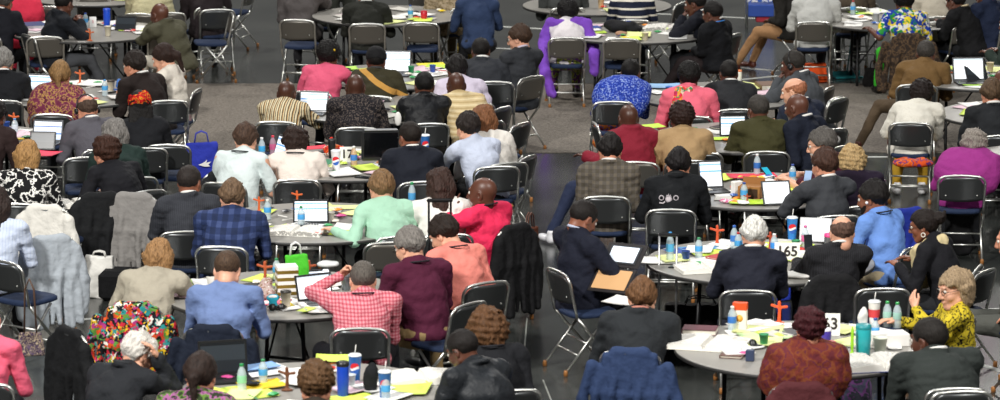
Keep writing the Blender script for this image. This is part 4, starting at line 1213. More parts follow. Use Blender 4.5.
# ================================================================ the tables
T = table
T('back1', 100, -4, 0, 'the rearmost table at top left', 'round grey table at the very top left, under the grey-suited man without a visible head')
T('T1', 88, 31, 10, "the tall blue cup table", 'round grey folding table with a tall blue cup, far left near the red garment')
T('T2', 75, 93, 80, "the glass tumbler table", 'round grey folding table with glass tumblers, before the ponytailed woman in maroon')
T('T3', -36, 140, 0, "the left edge table", 'round table cut by the left photo edge, carrying a laptop and red folder')
T('T4', 388, 15, 20, "the top centre table", 'round grey folding table at top centre, behind the two sheen-painted chairs')
T('T5', 397, 76, 70, "the glowing laptop table", 'round table with a glowing laptop, between the empty sheen-painted chair and leather jacket man')
T('T6', 382, 109, 0, "the striped shirt man's table", 'round table with an open laptop before the bald man in the striped shirt')
T('T7', 350, 163, 40, "the black monitor table", 'round grey table carrying a black monitor and sign 17')
T('T8', 635, 32, 0, "the black heaped jacket table", 'round grey table with a black bag, right of the woman in the purple shawl')
T('back2', 597, 5, 0, "the striped sweater table", 'round grey table at the top edge behind the striped sweater')
T('T9', 722, 95, 30, "the coral jacket table", 'round table before the person in the coral jacket and the man in dark grey')
T('T10', 745, 137, 60, "the olive jacket table", 'round table with a tablet, where the man in the olive jacket writes')
T('T11', 893, 20, 0, "the fur coat table", 'round grey table at top right behind the brown fur coat')
T('T12', 985, 77, 0, "the upper right laptop table", 'round table with a bright laptop at the upper right edge')
T('T13', 1030, 114, 0, "the cream jacket table", 'round table cut by the right edge, beside the woman in the cream jacket')
T('T14', 758, 190, 20, "the brown carton table", 'round grey table with a brown carton, red folder and two tablets')
T('T15', 1060, 160, 0, "the purple shawl table at right", 'round table cut by the right edge beyond the grey-haired woman in purple')
T('T16', 285, 294, 70, "the gift box table", 'round grey table with a gold striped gift box and green bag')
T('T17', 312, 392, 0, "the two soda cups table", 'round grey table at the bottom edge with two blue soda cups')
T('T18', 315, 222, 30, "the plaid shirt table", 'round grey table with a tablet between the navy plaid and mint green shirts')
T('T19', 760, 261, 65, "the 165 sign table", 'round grey table carrying the 165 number sign')
T('T20', 802, 348, 20, "the orange snack box table", 'round dark-edged table with an orange snack box and sign ending in 3')

# ================================================================ the people
P = person
dk, bk = '#1b1c20', '#101113'
# --- upper left
P(18, -14, 0, 'person in a long coral red dress', 'standing out of frame at the top left corner', 'd', None, ('shawl', '#d0304a'), '#d0304a', lean=0, chair=False)
P(3, 2, -20, 'man in a black suit', 'seated at the top left corner beside the red garment', 'm', ('short', '#4a4642'), ('suit', '#14151c'), lean=10)
P(63, 4, -60, 'man in a black zip jacket and grey trousers', 'sitting sideways holding a phone by the tall blue cup', 'd', ('buzz', '#120e0c'), ('suit', '#14171d', '#22252b'), '#4a4c50', lean=6, Rr='phone', L='phone', legs='out', hy=-30)
P(161, 15, 50, 'bald man in an olive vest over grey sleeves', 'facing left at the table with the tall blue cup', 'd', None, ('suit', '#4a4838', '#5a5850'), '#c9c2b4', lean=12, legs='out', taupe=True, L='phone', cpx=(166, 35), cyaw=20)
P(97, -34, 0, 'man in a dark grey suit', 'cut off by the top edge above the tall blue cup', 'd', None, ('suit', '#43413f'), lean=5, taupe=True)
P(150, -18, -10, 'person in a pale yellow jacket', 'cut off by the top edge right of the olive vest', 'l', None, ('suit', '#bfb893'), lean=8, taupe=True)
P(3, 63, 5, 'grey-haired man in a black suit', 'at the left edge behind the ponytailed woman', 'l', ('short', '#7d7a76'), ('suit', '#141519'), lean=12)
P(60, 76, -3, 'woman with a light brown ponytail and maroon patterned top', 'seated before the glass tumblers', 'l', ('ponytail', '#8a6a44'), ('shawl', ('noise', 26.0, '#6a2840', '#7e3a50', '#a8824a', '#5a1e36')), lean=14)
P(136, 66, 42, 'dark-haired man in a dark brown suit', 'facing left behind the red head wrap', 'l', ('short', '#221a16'), ('suit', '#241c1a'), lean=20, hy=55, cpx=(168, 101), cyaw=12)
P(167, 58, 70, 'dark-haired woman in a white top leaning on her hand', 'right of the man in a brown suit', 'p', ('ponytail', '#2a1a14'), ('long', '#ddd5c8'), '#caa6a6', lean=24, L='cheek', hp=24, cpx=(197, 90), cyaw=80)
P(88, 110, 25, 'balding man in a grey suit with a headset', 'writing left toward the open laptop', 'l', ('fringe', '#4a3a30'), ('suit', '#55535a'), lean=18, extra=('headset',), hp=20, cyaw=16)
P(140, 107, 10, 'woman in a red and gold head wrap with long locks', 'seated in black behind the empty navy-seat chair', 'd', ('dreads', '#110e0d'), ('long', '#15161a'), lean=12, extra=('wrap',), L='cheek')
P(-6, 116, -20, 'person in a dark brown jacket', 'cut by the left edge beside the red folder', 'd', ('short', '#14100e'), ('suit', '#2c1f1e', '#777777'), lean=20)
P(27, 158, -3, 'woman with a golden brown bob and black floral top', 'seated above the white coat', 'l', ('bob', '#a07a4c'), ('long', ('noise', 15.0, '#121214', '#121214', '#e4e2dd', '#121214')), lean=12)
P(115, 136, 25, 'grey-haired woman in dark green', 'behind the dark-haired woman reading a newspaper', 'l', ('bob', '#77736f'), ('long', '#20302c'), lean=16)
P(107, 153, 40, 'dark brown haired woman in black with a newspaper', 'leaning left over her newspaper', 'l', ('shortf', '#3a2218'), ('long', '#15151a'), lean=24, L='hold', Rr='hold')
# --- top centre
P(205, -22, 10, 'person in a dark brown coat', 'cut off by the top edge left of the open floor', 'd', None, ('coat', '#241d1f'), lean=8, cdx=.1)
P(300, -22, -8, 'person in a grey trench coat', 'cut off by the top edge, alone at the open floor', 'l', None, ('coat', '#55504f'), '#2c2b2e', lean=6, taupe=True, L='lap', Rr='reach', cpx=(297, 20))
P(366, -4, 0, 'man in a dark olive jacket', 'seen from behind at the top edge, left of the empty sheen-painted chair', 'l', ('short', '#2a2420'), ('suit', '#22231e'), lean=10, taupe=True, cpx=(367, 24))
P(330, -30, -30, 'person in a dark green coat', 'cut off by the top edge between grey trench and olive jackets', 'd', None, ('coat', '#2a2c26'), lean=6)
P(446, -20, 25, 'person in a beige wool coat', 'cut off by the top edge beside the gold patterned bag', 'm', None, ('coat', ('noise', 30.0, '#77694f', '#948468', '#a3927a')), '#50452f', lean=22, b=1.2)
P(476, -10, 10, 'person in denim blue', 'cut off by the top edge right of the beige wool coat', 'd', None, ('long', '#2b3a58'), lean=10, chair=False)
P(328, 57, -14, 'woman in a bright pink top with a yellow hair flower', 'seated right of the big grey chair', 'd', ('afro', '#0f0c0b'), ('long', '#d85a78'), lean=20, extra=('flower',), Rr='reach')
P(376, 62, -8, 'person in a black cap and olive jacket with a tan diagonal band', 'seated left of the glowing laptop', 'd', ('buzz', '#0f0c0b'), ('suit', ('diag', '#34301f', '#b98a44', .86, .06), '#333333'), lean=22, side=-8, extra=('hat',), clabel='folding chair under the person with the tan diagonal band')
P(286, 94, -12, 'bald man in a cream and black striped shirt', 'cheek on hand at the carpet edge', 'dd', None, ('long', ('vstripe', 22.0, '#d9cba8', '#d9cba8', '#2b2622', '#b08a58', '#d9cba8', '#4a3c30')), lean=20, Rr='cheek', b=1.1, cpx=(276, 122), cyaw=-4)
P(355, 88, 0, 'bald man in a glittering black knit', 'back to the camera above the black monitor', 'dd', None, ('coat', ('noise', 70.0, '#17151a', '#17151a', '#2e2a2c', '#5a504a')), lean=14, b=1.12, cpx=(357, 128))
P(425, 87, 12, 'man in a shiny black leather jacket', 'chin on hand right of the glittering knit', 'd', ('buzz', '#0e0c0b'), ('suit', '#17181b', '#17181b'), lean=18, L='chin', extra=('leather', 'nocollar'), b=1.1, cpx=(428, 124))
P(477, 52, -2, 'man in a charcoal suit with close-cropped hair', 'seen from behind left of the man with glasses', 'd', ('buzz', '#15110f'), ('suit', '#2d2f34'), lean=10, cpx=(494, 82), cyaw=-3)
P(457, 70, 12, 'man in a pale lavender shirt', 'between the charcoal suit and the cream cardigan', 'd', ('short', '#14100f'), ('long', '#cdc3d4'), lean=24, side=-6)
P(455, 86, 12, 'bald man in a cream ribbed cardigan', 'leaning left beside the leather jacket', 'dd', None, ('coat', ('hstripe', 20.0, '#c9b48a', '#d9c8a0', '#c9b48a', '#b39c70')), lean=22, side=-18, b=1.0, cpx=(487, 122), cyaw=30)
P(521, 39, 38, 'brown-haired man with glasses in a dark grey suit', 'facing left at the edge of the open floor', 'p', ('short', '#3c2a1e'), ('suit', '#2f3135', '#c8c0d0'), lean=8, hy=70, extra=('glasses',), legs='out', taupe=True, cpx=(532, 77), cyaw=48)
P(484, 122, 25, 'brown-haired woman in a white cardigan', 'hidden behind the man in the pale blue shirt', 'p', ('bob', '#7a5034'), ('long', '#dfdad2'), lean=14)
P(469, 129, 32, 'dark-haired man in a pale blue shirt', 'holding a pen right of the dark navy suit', 'p', ('short', '#231b18'), ('long', '#c3cbde'), lean=14, L='phone', b=1.12, cpx=(497, 167), cyaw=12)
P(411, 138, 12, 'man with close-cropped hair in a dark navy suit', 'seated right of the black monitor', 'm', ('buzz', '#1e1713'), ('suit', '#191c26'), lean=12, hy=30, extra=('glasses',))
P(245, 140, -18, 'brown-haired person in a pale mint tee', 'seated left of the cream cardigan, glasses cord on neck', 'p', ('short', '#4a372c'), ('tee', '#d4dfde'), '#e0e0dc', lean=14, extra=('lanyard',), legs='under')
P(295, 144, -2, 'dark brown haired woman in a cream cardigan', 'typing on the laptop left of the red white cup', 'p', ('shortf', '#2e201b'), ('long', '#e2d6cc'), '#222226', lean=12, extra=('lanyard',), cpx=(297, 180), cyaw=0)
P(190, 183, 12, 'man in a charcoal pinstripe suit', 'seated between the blue tote and plaid shirt', 'm', ('buzz', '#2a2320'), ('suit', ('pin', 60.0, '#303238', '#45474e')), lean=10, hy=-20, cpx=(185, 232), cyaw=4)
P(232, 198, -6, 'brown-haired man in a navy plaid shirt', 'seated at the left of the cluttered tablet table', 'p', ('short', '#6a5440'), ('long', ('plaid', 11.0, '#1f2a48', '#27345a', '#3c4a74')), '#1a2236', lean=14, b=1.28)
P(382, 189, 18, 'young man with sandy brown hair in a mint green shirt', 'leaning left over his papers', 'p', ('short', '#7a5e40'), ('long', '#a3cdb4'), '#16171c', lean=14, b=1.12, L='side')
P(440, 186, 8, 'woman with long dark brown hair and white top', 'seated left of the hot pink shirt', 'l', ('long', '#382620'), ('long', '#e4e0da'), '#3a5e96', lean=12)
P(483, 194, 52, 'bald bearded man in a hot pink shirt', 'pointing a finger to the left', 'd', None, ('long', '#e8305a'), lean=10, hy=72, b=1.28, Rr='lap', L='point', extra=('greybeard', 'lanyard'), hp=4, heavy=1, cpx=(515, 228), cyaw=48, clabel='folding chair under the hot pink shirt, its back hidden by a black coat')
P(450, 233, 34, 'dark-haired young man in a salmon shirt', 'looking down behind the maroon sweater', 'p', ('short', '#241a15'), ('long', '#e08478'), lean=14, hy=62, hp=34, extra=('lanyard',), Rr='lap', L='lap')
P(413, 247, 28, 'grey-haired man with glasses in a maroon sweater', 'seated before the empty chair in khaki trousers', 'p', ('short', '#77726d'), ('long', '#4c1830'), '#8a7450', lean=14, hy=52, hp=22, b=1.2, extra=('glasses', 'lanyard'), cyaw=52, legs='wide', cpx=(470, 304))
P(364, 281, 8, 'man with a grey buzz cut in a red checked shirt', 'with both hands raised before his face', 'p', ('buzz', '#5a544e'), ('long', ('plaid', 40.0, '#d8919a', '#c46a76', '#b04a58')), '#15151a', lean=16, b=1.22, L='brow', Rr='table', extra=('lanyard',), legs='wide', cpx=(360, 329), cyaw=2)
# --- left column
P(-4, 206, 0, 'woman with long dark hair in a pale blue striped shirt', 'at the left edge beside the black folding chair', 'l', ('long', '#2c201c'), ('long', ('pin', 40.0, '#c3cde0', '#a9b6d2')), lean=10, cdx=.28, cdy=-.25, cyaw=-38)
P(160, 259, -4, 'woman with a honey brown bob and stone grey hoodie', 'hand at her chin before the flower-print jacket', 'l', ('bob', '#94704a'), ('hood', '#a39c8c'), lean=14, Rr='chin', chair=False, cpx=(133, 306))
P(229, 267, -6, 'man with short brown hair in a periwinkle shirt', 'bent over the gift box table', 'p', ('buzz', '#4c3a2c'), ('long', '#6c80ac'), '#1b2438', lean=22, b=1.2, hp=34, chair=False, cpx=(213, 329))
P(-14, 322, -10, 'person in a pink top and black trousers', 'cut off by the lower left edge', 'l', None, ('long', '#e0607a'), '#141418', lean=10, cdx=.12)
P(133, 353, -30, 'white-haired man in a dark shirt with hand on head', 'seated before the flower-print jacket', 'p', ('short', '#cfcac2'), ('suit', '#202226', '#202226'), lean=26, hy=-60, hp=30, Rr='ontop', hs=1.12)
P(200, 376, -14, 'woman with a dark brown ponytail and green print blouse', 'at the bottom left before the dark laptop', 'l', ('ponytail', '#2b1f1a'), ('long', ('noise', 18.0, '#2c3a20', '#5a7a34', '#9a5a8a', '#28301e')), lean=14, Rr='reach')
P(316, 387, 0, 'person with curly brown hair', 'at the bottom edge left of the blue thermos', 'l', ('curly', '#5a4028'), ('long', '#302820'), lean=14)
P(468, 349, 42, 'man with glasses in a black leather jacket', 'reading papers at the bottom centre', 'd', ('buzz', '#191412'), ('suit', '#202327', '#202327'), lean=18, hy=55, hp=30, extra=('glasses', 'leather', 'nocollar'), L='write', Rr='write', b=1.2, hs=1.1)
P(487, 330, 20, 'woman with curly brown hair in dark clothes', 'behind the leather-jacketed man with glasses', 'l', ('curlybob', '#5c3e26'), ('long', '#17181c'), lean=12, extra=('lanyard',), Rr='lap', L='lap')
# --- right half, upper
P(569, 14, 2, 'woman with black hair and white top in a purple shawl', 'seated alone in the upper middle aisle', 'd', ('afro', '#0f0c0c'), ('tee', '#dcd6d8'), ('noise', 24.0, '#4a5a1e', '#8a8a3a', '#3a2a5a', '#5a2a58'), lean=4, taupe=True, cpx=(567, 38), extra=('stole',))
P(563, -22, 5, 'man in a dark grey green jacket', 'cut off by the top edge behind the purple shawl', 'd', None, ('suit', '#3c3e3d'), lean=16, taupe=True)
P(632, -12, 0, 'person in a navy sweater with white stripes', 'cut off by the top edge behind the black bag', 'l', ('short', '#3a2e28'), ('long', ('hstripe', 11.0, '#171d30', '#171d30', '#171d30', '#d8d2c4')), lean=10, taupe=True)
P(697, 4, 62, 'man in a dark navy suit with hand at his mouth', 'facing left behind the man with the blue lanyard', 'd', ('buzz', '#120e0d'), ('suit', '#14161f'), lean=10, hy=70, L='mouth')
P(714, 14, 52, 'man in a black suit with a blue lanyard', 'facing left, seated in a silver-framed sheen-painted chair', 'd', ('buzz', '#120e0d'), ('suit', '#111216'), '#251d1e', lean=8, extra=('lanyard', 'blue'), legs='out', taupe=True, L='lap', Rr='lap', cpx=(718, 36), cyaw=38)
P(632, 74, -12, 'black-haired person wrapped in a royal blue print shawl', 'seated above the burgundy jacket', 'd', ('buzz', '#0f0c0b'), ('shawl', ('noise', 60.0, '#1a2f86', '#1f3a9c', '#2a4cb8', '#8a9ac8')), ('noise', 20.0, '#c86a28', '#3a4a8a', '#8a2a28'), lean=20, side=10, b=1.1, cpx=(613, 102), cyaw=4)
P(689, 78, 0, 'person with black hair in a coral pink jacket', 'with a floral scarf left of the dark grey suit', 'd', ('afro', '#0f0c0b'), ('suit', '#e2687c', '#e2687c'), lean=14, hs=1.08, extra=('floral',))
P(729, 74, 4, 'man in a dark charcoal suit leaning forward', 'back to the camera right of the coral jacket', 'd', ('buzz', '#14100e'), ('suit', '#26272a'), lean=22, hs=1.1)
P(795, 65, 55, 'man with headphones in a grey suit', 'hand at his mouth right of the dark charcoal suit', 'd', ('buzz', '#2a2622'), ('suit', '#45484c'), lean=14, hy=66, L='mouth', extra=('headset',), b=1.12)
P(796, 92, 40, 'man with thinning reddish hair in a navy suit', 'behind the bald man in navy', 'p', ('fringe', '#a0664a'), ('suit', '#1c2233'), lean=14, hy=72)
P(799, 108, 48, 'bald man in a dark navy suit', 'facing left, beside the olive-jacketed man', 'd', None, ('suit', '#151a28'), lean=10, hy=55, b=1.15, L='lap', Rr='lap')
P(760, 111, 12, 'man with close-cropped greying hair in an olive jacket', 'writing at the table with the tablet', 'd', ('buzz', '#3a3632'), ('coat', '#3c3a20'), lean=12, hy=25, b=1.15, L='write', cpx=(767, 152), cyaw=0)
P(682, 120, 3, 'woman with dark curly hair in a tan coat', 'back to the camera, before the coral jacket', 'd', ('curly', '#2a1a16'), ('coat', '#a38660'), lean=18, b=1.1)
P(629, 119, 18, 'bald man in a burgundy jacket and jeans', 'legs stretched out to the left', 'dd', None, ('coat', '#7c1b2c'), '#222a42', '#d8d8dc', lean=12, b=1.1, cyaw=-8, taupe=True, cdy=-.05,
  legs=(((.56, .20, .50), (.80, .12, .09)), ((.0, .42, .50), (-.35, .62, .09))), L='side')
P(610, 151, -3, 'black-haired man in a grey brown checked sport coat', 'seated in front of the burgundy jacket', 'l', ('short', '#191514'), ('suit', ('plaid', 16.0, '#4c463c', '#57514a', '#665e52')), lean=6, b=1.12, L='lap', Rr='lap', cpx=(606, 197))
P(679, 166, -2, 'dark-haired man in a black shirt', 'seated in the chair with a silver crown emblem', 'l', ('short', '#181415'), ('suit', '#111316', '#111316'), lean=16, b=1.1, cpx=(671, 210), cyaw=-4, extra=('crown',))
P(578, 217, -58, 'man in a navy suit reading a tablet', 'alone in the centre aisle facing right', 'm', ('buzz', '#1c1715'), ('suit', '#171a28', '#aeb6cc'), '#14151c', lean=18, hy=-58, hp=34, L='hold', Rr='hold', b=1.15, cpx=(557, 271), cyaw=-66)
P(824, 145, 70, 'grey-bearded man with glasses in a maroon polo', 'reaching left across the carton table', 'p', ('short', '#54504c'), ('tee', '#451722'), lean=14, hy=85, extra=('glasses', 'greybeard'), L='reach', Rr='reach', b=1.1)
P(826, 165, 24, 'brown-haired man in a charcoal suit holding a phone', 'seated right of the carton table', 'l', ('short', '#40291f'), ('suit', '#3a3c40'), lean=14, hy=35, L='phone', Rr='reach', b=1.08, cpx=(838, 216), cyaw=12)
P(852, 160, 10, 'woman with blonde curls in dark purple velvet', 'behind the charcoal suit man', 'l', ('curlybob', '#b09468'), ('long', '#1e1426'), lean=12, hs=.98)
P(755, 236, 0, 'white-haired man in a navy suit', 'back to the camera at the table with the 165 sign', 'p', ('short', '#ded9d2'), ('suit', '#20222e'), lean=10, hs=1.08, b=1.08, cpx=(748, 291))
P(847, 234, 10, 'balding man in a dark pinstripe suit', 'right of the table with the 165 sign', 'p', ('fringe', '#5c463c'), ('suit', ('pin', 60.0, '#1c1c1f', '#34343a')), lean=10, b=1.1, cpx=(832, 279))
P(875, 199, 44, 'black-haired man with a beard in a blue shirt', 'facing left with a white earbud', 'm', ('short', '#14100f'), ('long', '#6a90d4'), '#b8a98a', lean=8, hy=62, b=1.1, extra=('beard', 'earbud', 'lanyard'), L='table', Rr='table')
P(926, 226, 58, 'woman with braided bun, glasses and cream scarf', 'facing left in black at the right', 'm', ('braidbun', '#1d1512'), ('long', '#15151a'), lean=14, hy=76, extra=('glasses', 'earring', 'scarf'), hs=1.0, b=1.02)
P(957, 289, 92, 'woman with grey blonde hair in a yellow black blouse', 'gesturing left at the lower right', 'p', ('bob', '#9a8468'), ('long', ('noise', 26.0, '#c8b22c', '#c8b22c', '#1c1a10', '#c8b22c')), lean=18, hy=112, hp=12, L='gest', Rr='table', extra=('glasses',), cpx=(970, 322), cyaw=70)
P(934, 342, 18, 'balding man in a dark green grey suit', 'at the bottom right with back to the camera', 'd', ('buzz', '#1f1b18'), ('suit', '#2c312f'), lean=8, hy=52, b=1.45, hs=1.25, cpx=(957, 389), cyaw=6)
P(812, 328, 2, 'woman with short dark red hair in a rust patterned shawl', 'at the bottom right before the sign ending in 3', 'l', ('shortf', '#3c1218'), ('shawl', ('noise', 11.0, '#5a2026', '#682a20', '#743a20', '#5e2430', '#6a2c22')), lean=8, hs=1.06, b=1.14, clabel='folding chair under the rust shawl, its back draped in maroon cloth', cpx=(801, 387), cyaw=0)
P(643, 299, -4, 'person with short brown hair in a dark jacket', 'seated before the navy windbreaker at bottom centre', 'p', ('short', '#6a4a30'), ('suit', '#26292c', '#b87868'), lean=14, b=1.2, chair=False, cpx=(630, 352))
# --- upper right
P(782, -20, 60, 'person in khaki trousers and brown shoe', 'sitting sideways at the top, cut off by the edge', 'd', None, ('suit', '#24221f'), '#9a7450', '#4a2014', lean=6, legs='out', taupe=True, L='lap', Rr='lap')
P(818, -10, -2, 'person in a pale grey hoodie', 'back to the camera right of the khaki trousers', 'd', ('buzz', '#241a16'), ('hood', '#b9b9b4'), lean=16, b=1.2, taupe=True, cpx=(814, 22))
P(904, 2, 0, 'woman in a blue yellow print dress with bare back', 'sitting on the chair with the brown fur coat', 'd', ('afro', '#100d0c'), ('tee', ('patch', 24.0, '#1c3a9a', '#2a8a3a', '#e0c82a', '#1c3a9a', '#d8d8d0')), '#38b42c', lean=12, chair=False, L='side', legs='wide', cpx=(909, 34), cyaw=-6)
P(957, 2, 48, 'man in a black suit with cream collar', 'facing left right of the fur coat', 'd', ('buzz', '#120e0d'), ('suit', '#121214', '#c9b896'), lean=16, taupe=True, b=1.1, cpx=(968, 24), cyaw=30)
P(985, -6, 38, 'person in navy with a red scarf', 'at the top right edge', 'd', ('buzz', '#120e0d'), ('suit', '#172036', '#c01c24'), lean=10, taupe=True)
P(935, -14, 0, 'person in a cream and black top', 'cut off by the top edge beyond the fur coat table', 'd', None, ('long', '#b0a898'), lean=14, taupe=True)
P(850, -24, 0, 'person in a brown jacket', 'cut off by the top edge above the lime papers', 'l', None, ('coat', '#4a4034'), lean=6, taupe=True)
P(1012, 24, 60, 'person in a dark green coat', 'cut off by the right edge near the top', 'd', ('short', '#16120f'), ('coat', '#25302a'), lean=10)
P(927, 54, -10, 'man in a brown corduroy jacket', 'arms crossed with long legs out to the left', 'd', ('buzz', '#3c3834'), ('coat', '#6c5230'), '#4e4030', '#4a1c14', lean=10, b=1.12, legs=(((.42, .22, .50), (.62, .05, .09)), ((.0, .42, .50), (-.3, .5, .09))), cpx=(917, 85), cyaw=-4)
P(1006, 82, 60, 'person in a pale green sleeve', 'cut off by the right edge behind the bright laptop', 'd', None, ('long', '#a9c49a'), lean=20)
P(992, 95, 5, 'brown-haired man in a dark suit', 'at the right edge above the grey-haired woman', 'l', ('short', '#54412f'), ('suit', '#1e2023'), lean=12)
P(923, 99, -8, 'dark-haired woman in a cream jacket and yellow trousers', 'seated with white sneakers on the carpet edge', 'd', ('curly', '#1d1412'), ('suit', '#d8d4c8', '#d8d4c8'), '#b9922c', '#dcdcdc', lean=10, b=1.08, legs='under', cpx=(911, 123), cyaw=-6)
P(977, 148, -8, 'grey-haired woman in a purple shawl', 'at the right edge in front of the empty papers', 'p', ('shortf', '#8a827a'), ('shawl', '#94307e'), lean=12, b=1.1, cpx=(962, 176), cyaw=-3)
P(1015, 240, 75, 'person in dark grey trousers', 'cut off by the right edge, legs pointing left', 'l', None, ('long', '#55534d'), '#4c4d48', lean=-4, legs='out', L='down', Rr='down')

# ================================================================ empty chairs and chairs with garments
K = chair_px
K(45, 37, 5, 'empty-backed navy-seat folding chair in front of the black zip jacket man', True)
K(168, 13, 10, 'folding chair with sheen-painted back behind the olive vest man', True)
K(48, 7, -15, 'sheen-painted folding chair left of the black zip jacket man, at the top', True)
K(211, 7, 28, 'sheen-painted folding chair at the left of the open floor, turned slightly left', True)
K(232, 14, 100, 'side-on folding chair with navy seat standing alone on the open floor', True)
K(251, -14, 75, 'folding chair cut off by the top edge above the open floor', True)
K(168, 145, -4, 'empty black-backed folding chair with navy seat right of the long locks')
K(421, 23, -4, 'empty sheen-painted folding chair beside the beige wool coat', True)
K(426, -8, 5, 'far folding chair at the top edge behind the red cap', True)
K(622, 39, 0, 'empty sheen-painted folding chair right of the purple shawl', True)
K(595, 124, -82, 'side-on folding chair with a navy back pad left of the burgundy jacket')
K(502, 108, 60, 'side-on black folding chair right of the cream cardigan')
K(521, 124, 62, 'black folding chair beyond the white cardigan, at the carpet edge')
K(528, 157, 66, 'side-on folding chair with wine-coloured cloth on its back')
K(829, 88, 68, 'side-on folding chair with navy pad, farther of the pair on the carpet')
K(836, 98, 62, 'side-on folding chair with navy pad, nearer of the pair on the carpet')

K(682, 3, 62, 'navy-seat folding chair at the top right of the rearmost table')
K(862, 3, 0, 'far folding chair behind the lime papers', True)
K(700, 153, 0, 'black-backed folding chair between the tan coat and the carton table')
K(883, 289, 4, 'empty folding chair with black back right of the pinstripe suit')
K(390, 243, 8, 'grey-backed folding chair beside the maroon sweater', True)
K(86, 158, 10, 'black-backed folding chair between grey suit and newspaper reader')
K(942, 22, 0, 'far folding chair hidden beyond the fur coat table', True)
K(962, 392, 6, 'folding chair at the very bottom right corner')
K(978, 268, 72, 'navy-seat folding chair left of the dark grey trousers')

D = drape
D(45, 208, -14, 'white knit coat hung over a chair below the floral top', '#d9d6ce', 'jacket', 'coat', cat='coat')
D(50, 239, 24, 'pale blue-grey jacket hung over a chair beside the white coat', '#a4abb2', 'coat', 'jacket')
D(133, 196, -8, 'light grey jacket hung over a chair above the black bag', '#85827f', 'coat', 'jacket')
D(100, 196, 14, 'black coat hung over a chair left of the light grey jacket', '#161719', 'coat', 'coat', cat='coat')
D(226, 173, 18, 'black jacket hung over a chair beside the charcoal pinstripe suit', '#17181b', 'jacket', 'jacket')
c_ = K(133, 306, -4, 'folding chair covered by the flower-print jacket')
D(133, 306, -4, 'multicoloured flower-print jacket hung over a chair', ('patch', 32.0, '#c82a3c', '#16161a', '#d8b020', '#1c1c22', '#e0dcd2', '#2a8a8a', '#d0501e', '#161618', '#a8347a', '#5a8a3a', '#141417'), 'wide', 'jacket', on=c_)
c_ = K(213, 329, -4, 'folding chair of the man in the periwinkle shirt, hidden by a navy jacket')
D(213, 329, -4, 'dark navy jacket hung over the chair of the periwinkle shirt man', '#161d2c', 'wide', 'jacket', on=c_)
D(70, 332, -52, 'black jacket hung over a chair at the lower left', '#121315', 'jacket', 'jacket')
c_ = K(630, 352, -8, 'folding chair covered by the navy windbreaker')
D(630, 352, -8, 'slate navy windbreaker hung over a chair at bottom centre', '#2c3c5e', 'wide', 'jacket', on=c_)
D(832, 280, 0, 'black jacket hung over the chair of the pinstripe suit', '#151517', 'vest', 'jacket', on=[o for o in C.objects if o.get('label') == 'folding chair under the balding man in a dark pinstripe suit'][0])
D(508, 229, 40, 'black coat hung over the chair of the hot pink shirt', '#141416', 'coat', 'coat', cat='coat', on=[o for o in C.objects if str(o.get('label')).startswith('folding chair under the hot pink shirt')][0])
D(907, 212, 30, 'royal blue jacket hung over a chair behind the blue shirt man', '#1c2c86', 'vest', 'jacket')
cluster('coat', 958, 256, 'black coat hanging down from the seat of the purple shawl', 'coat', [((0, 0, .28), (.13, .06, .27)), ((.05, .02, .1), (.10, .06, .1))], cloth('#131315'), z=0, h=.012, wr=(.008, 30))
c_ = K(909, 36, -6, 'folding chair carrying the brown fur coat', True)
D(909, 36, -6, 'brown fur coat hung over a chair behind the blue yellow dress', ('noise', 22.0, '#2e241d', '#3c3026', '#5a4632', '#352a22'), 'wide', 'coat', on=c_, cat='coat')

D(801, 386, 0, 'maroon cloth draped over a chair back at the bottom edge', '#4e2226', 'vest', 'cloth', cat='cloth', on=[o for o in C.objects if str(o.get('label')).startswith('folding chair under the rust shawl')][0])

# ================================================================ bags and things on the floor
bag('tote_bag', 202, 178, 8, 'royal blue fabric tote bag with white bird print', 'bag', .34, .16, .36, '#2a36a0', '#2a36a0', .12, seed=2)
mb = MB(); mb.add([(-.06, 0, 0), (-.01, -.0, .02), (.03, 0, .05), (.02, 0, .02), (.07, 0, .03), (.04, 0, 0), (.06, 0, -.02), (0, 0, -.02)], [(0, 7, 1), (1, 7, 3), (1, 3, 2), (3, 7, 5), (3, 5, 4), (7, 6, 5)], sm=False)
tb = [o for o in C.objects if o.name.startswith('tote_bag')][0]
link('bird_print', mb.mesh('bird_print', [WHITE]), tb, loc=(.02, -.095, .15))
bag('paper_bag', 100, 297, -4, 'white paper bag with twisted handles beside the black case', 'bag', .27, .15, .36, '#d8d6d0', '#d0cec8', .04, seed=3)
box_thing('luggage_case', 122, 299, -6, 'low black soft case beside the white paper bag', 'luggage', (.36, .3, .26), [cloth('#121214')], z=0, bev=.04)
bag('handbag', 874, 87, 0, 'black leather handbag on the floor by green trousers', 'bag', .24, .14, .22, '#141212', '#141212', .1, seed=5)
bag('purse', 31, 356, -4, 'small purple and beige patterned purse hanging from the black chair', 'purse', .22, .06, .19, ('patch', 60.0, '#3a2c40', '#8a7a6a', '#5a4a62', '#2c2430', '#a89880'), '#5a4030', .42, seed=6, z=.16)
bag('shoulder_bag', 530, 258, 60, 'brown leather shoulder bag hanging by the black coat', 'bag', .26, .08, .26, '#5a3020', '#5a3020', .14, seed=7, z=.25)
bag('shopping_bag', 815, 82, 0, 'bright orange bag under the pale grey hoodie chair', 'bag', .28, .16, .22, '#d8501c', None, seed=8)
bag('gold_print_bag', 468, 62, -10, 'gold and brown leaf-patterned bag hanging beside the beige coat', 'bag', .26, .12, .3, ('patch', 34.0, '#8a7426', '#2a2418', '#b8a04a', '#4a3c20'), '#6a5a20', .08, seed=9, z=.2)
bag('backpack', 775, 300, 10, 'blue bag standing under the 165 table', 'bag', .25, .16, .34, '#2438a0', None, seed=10)
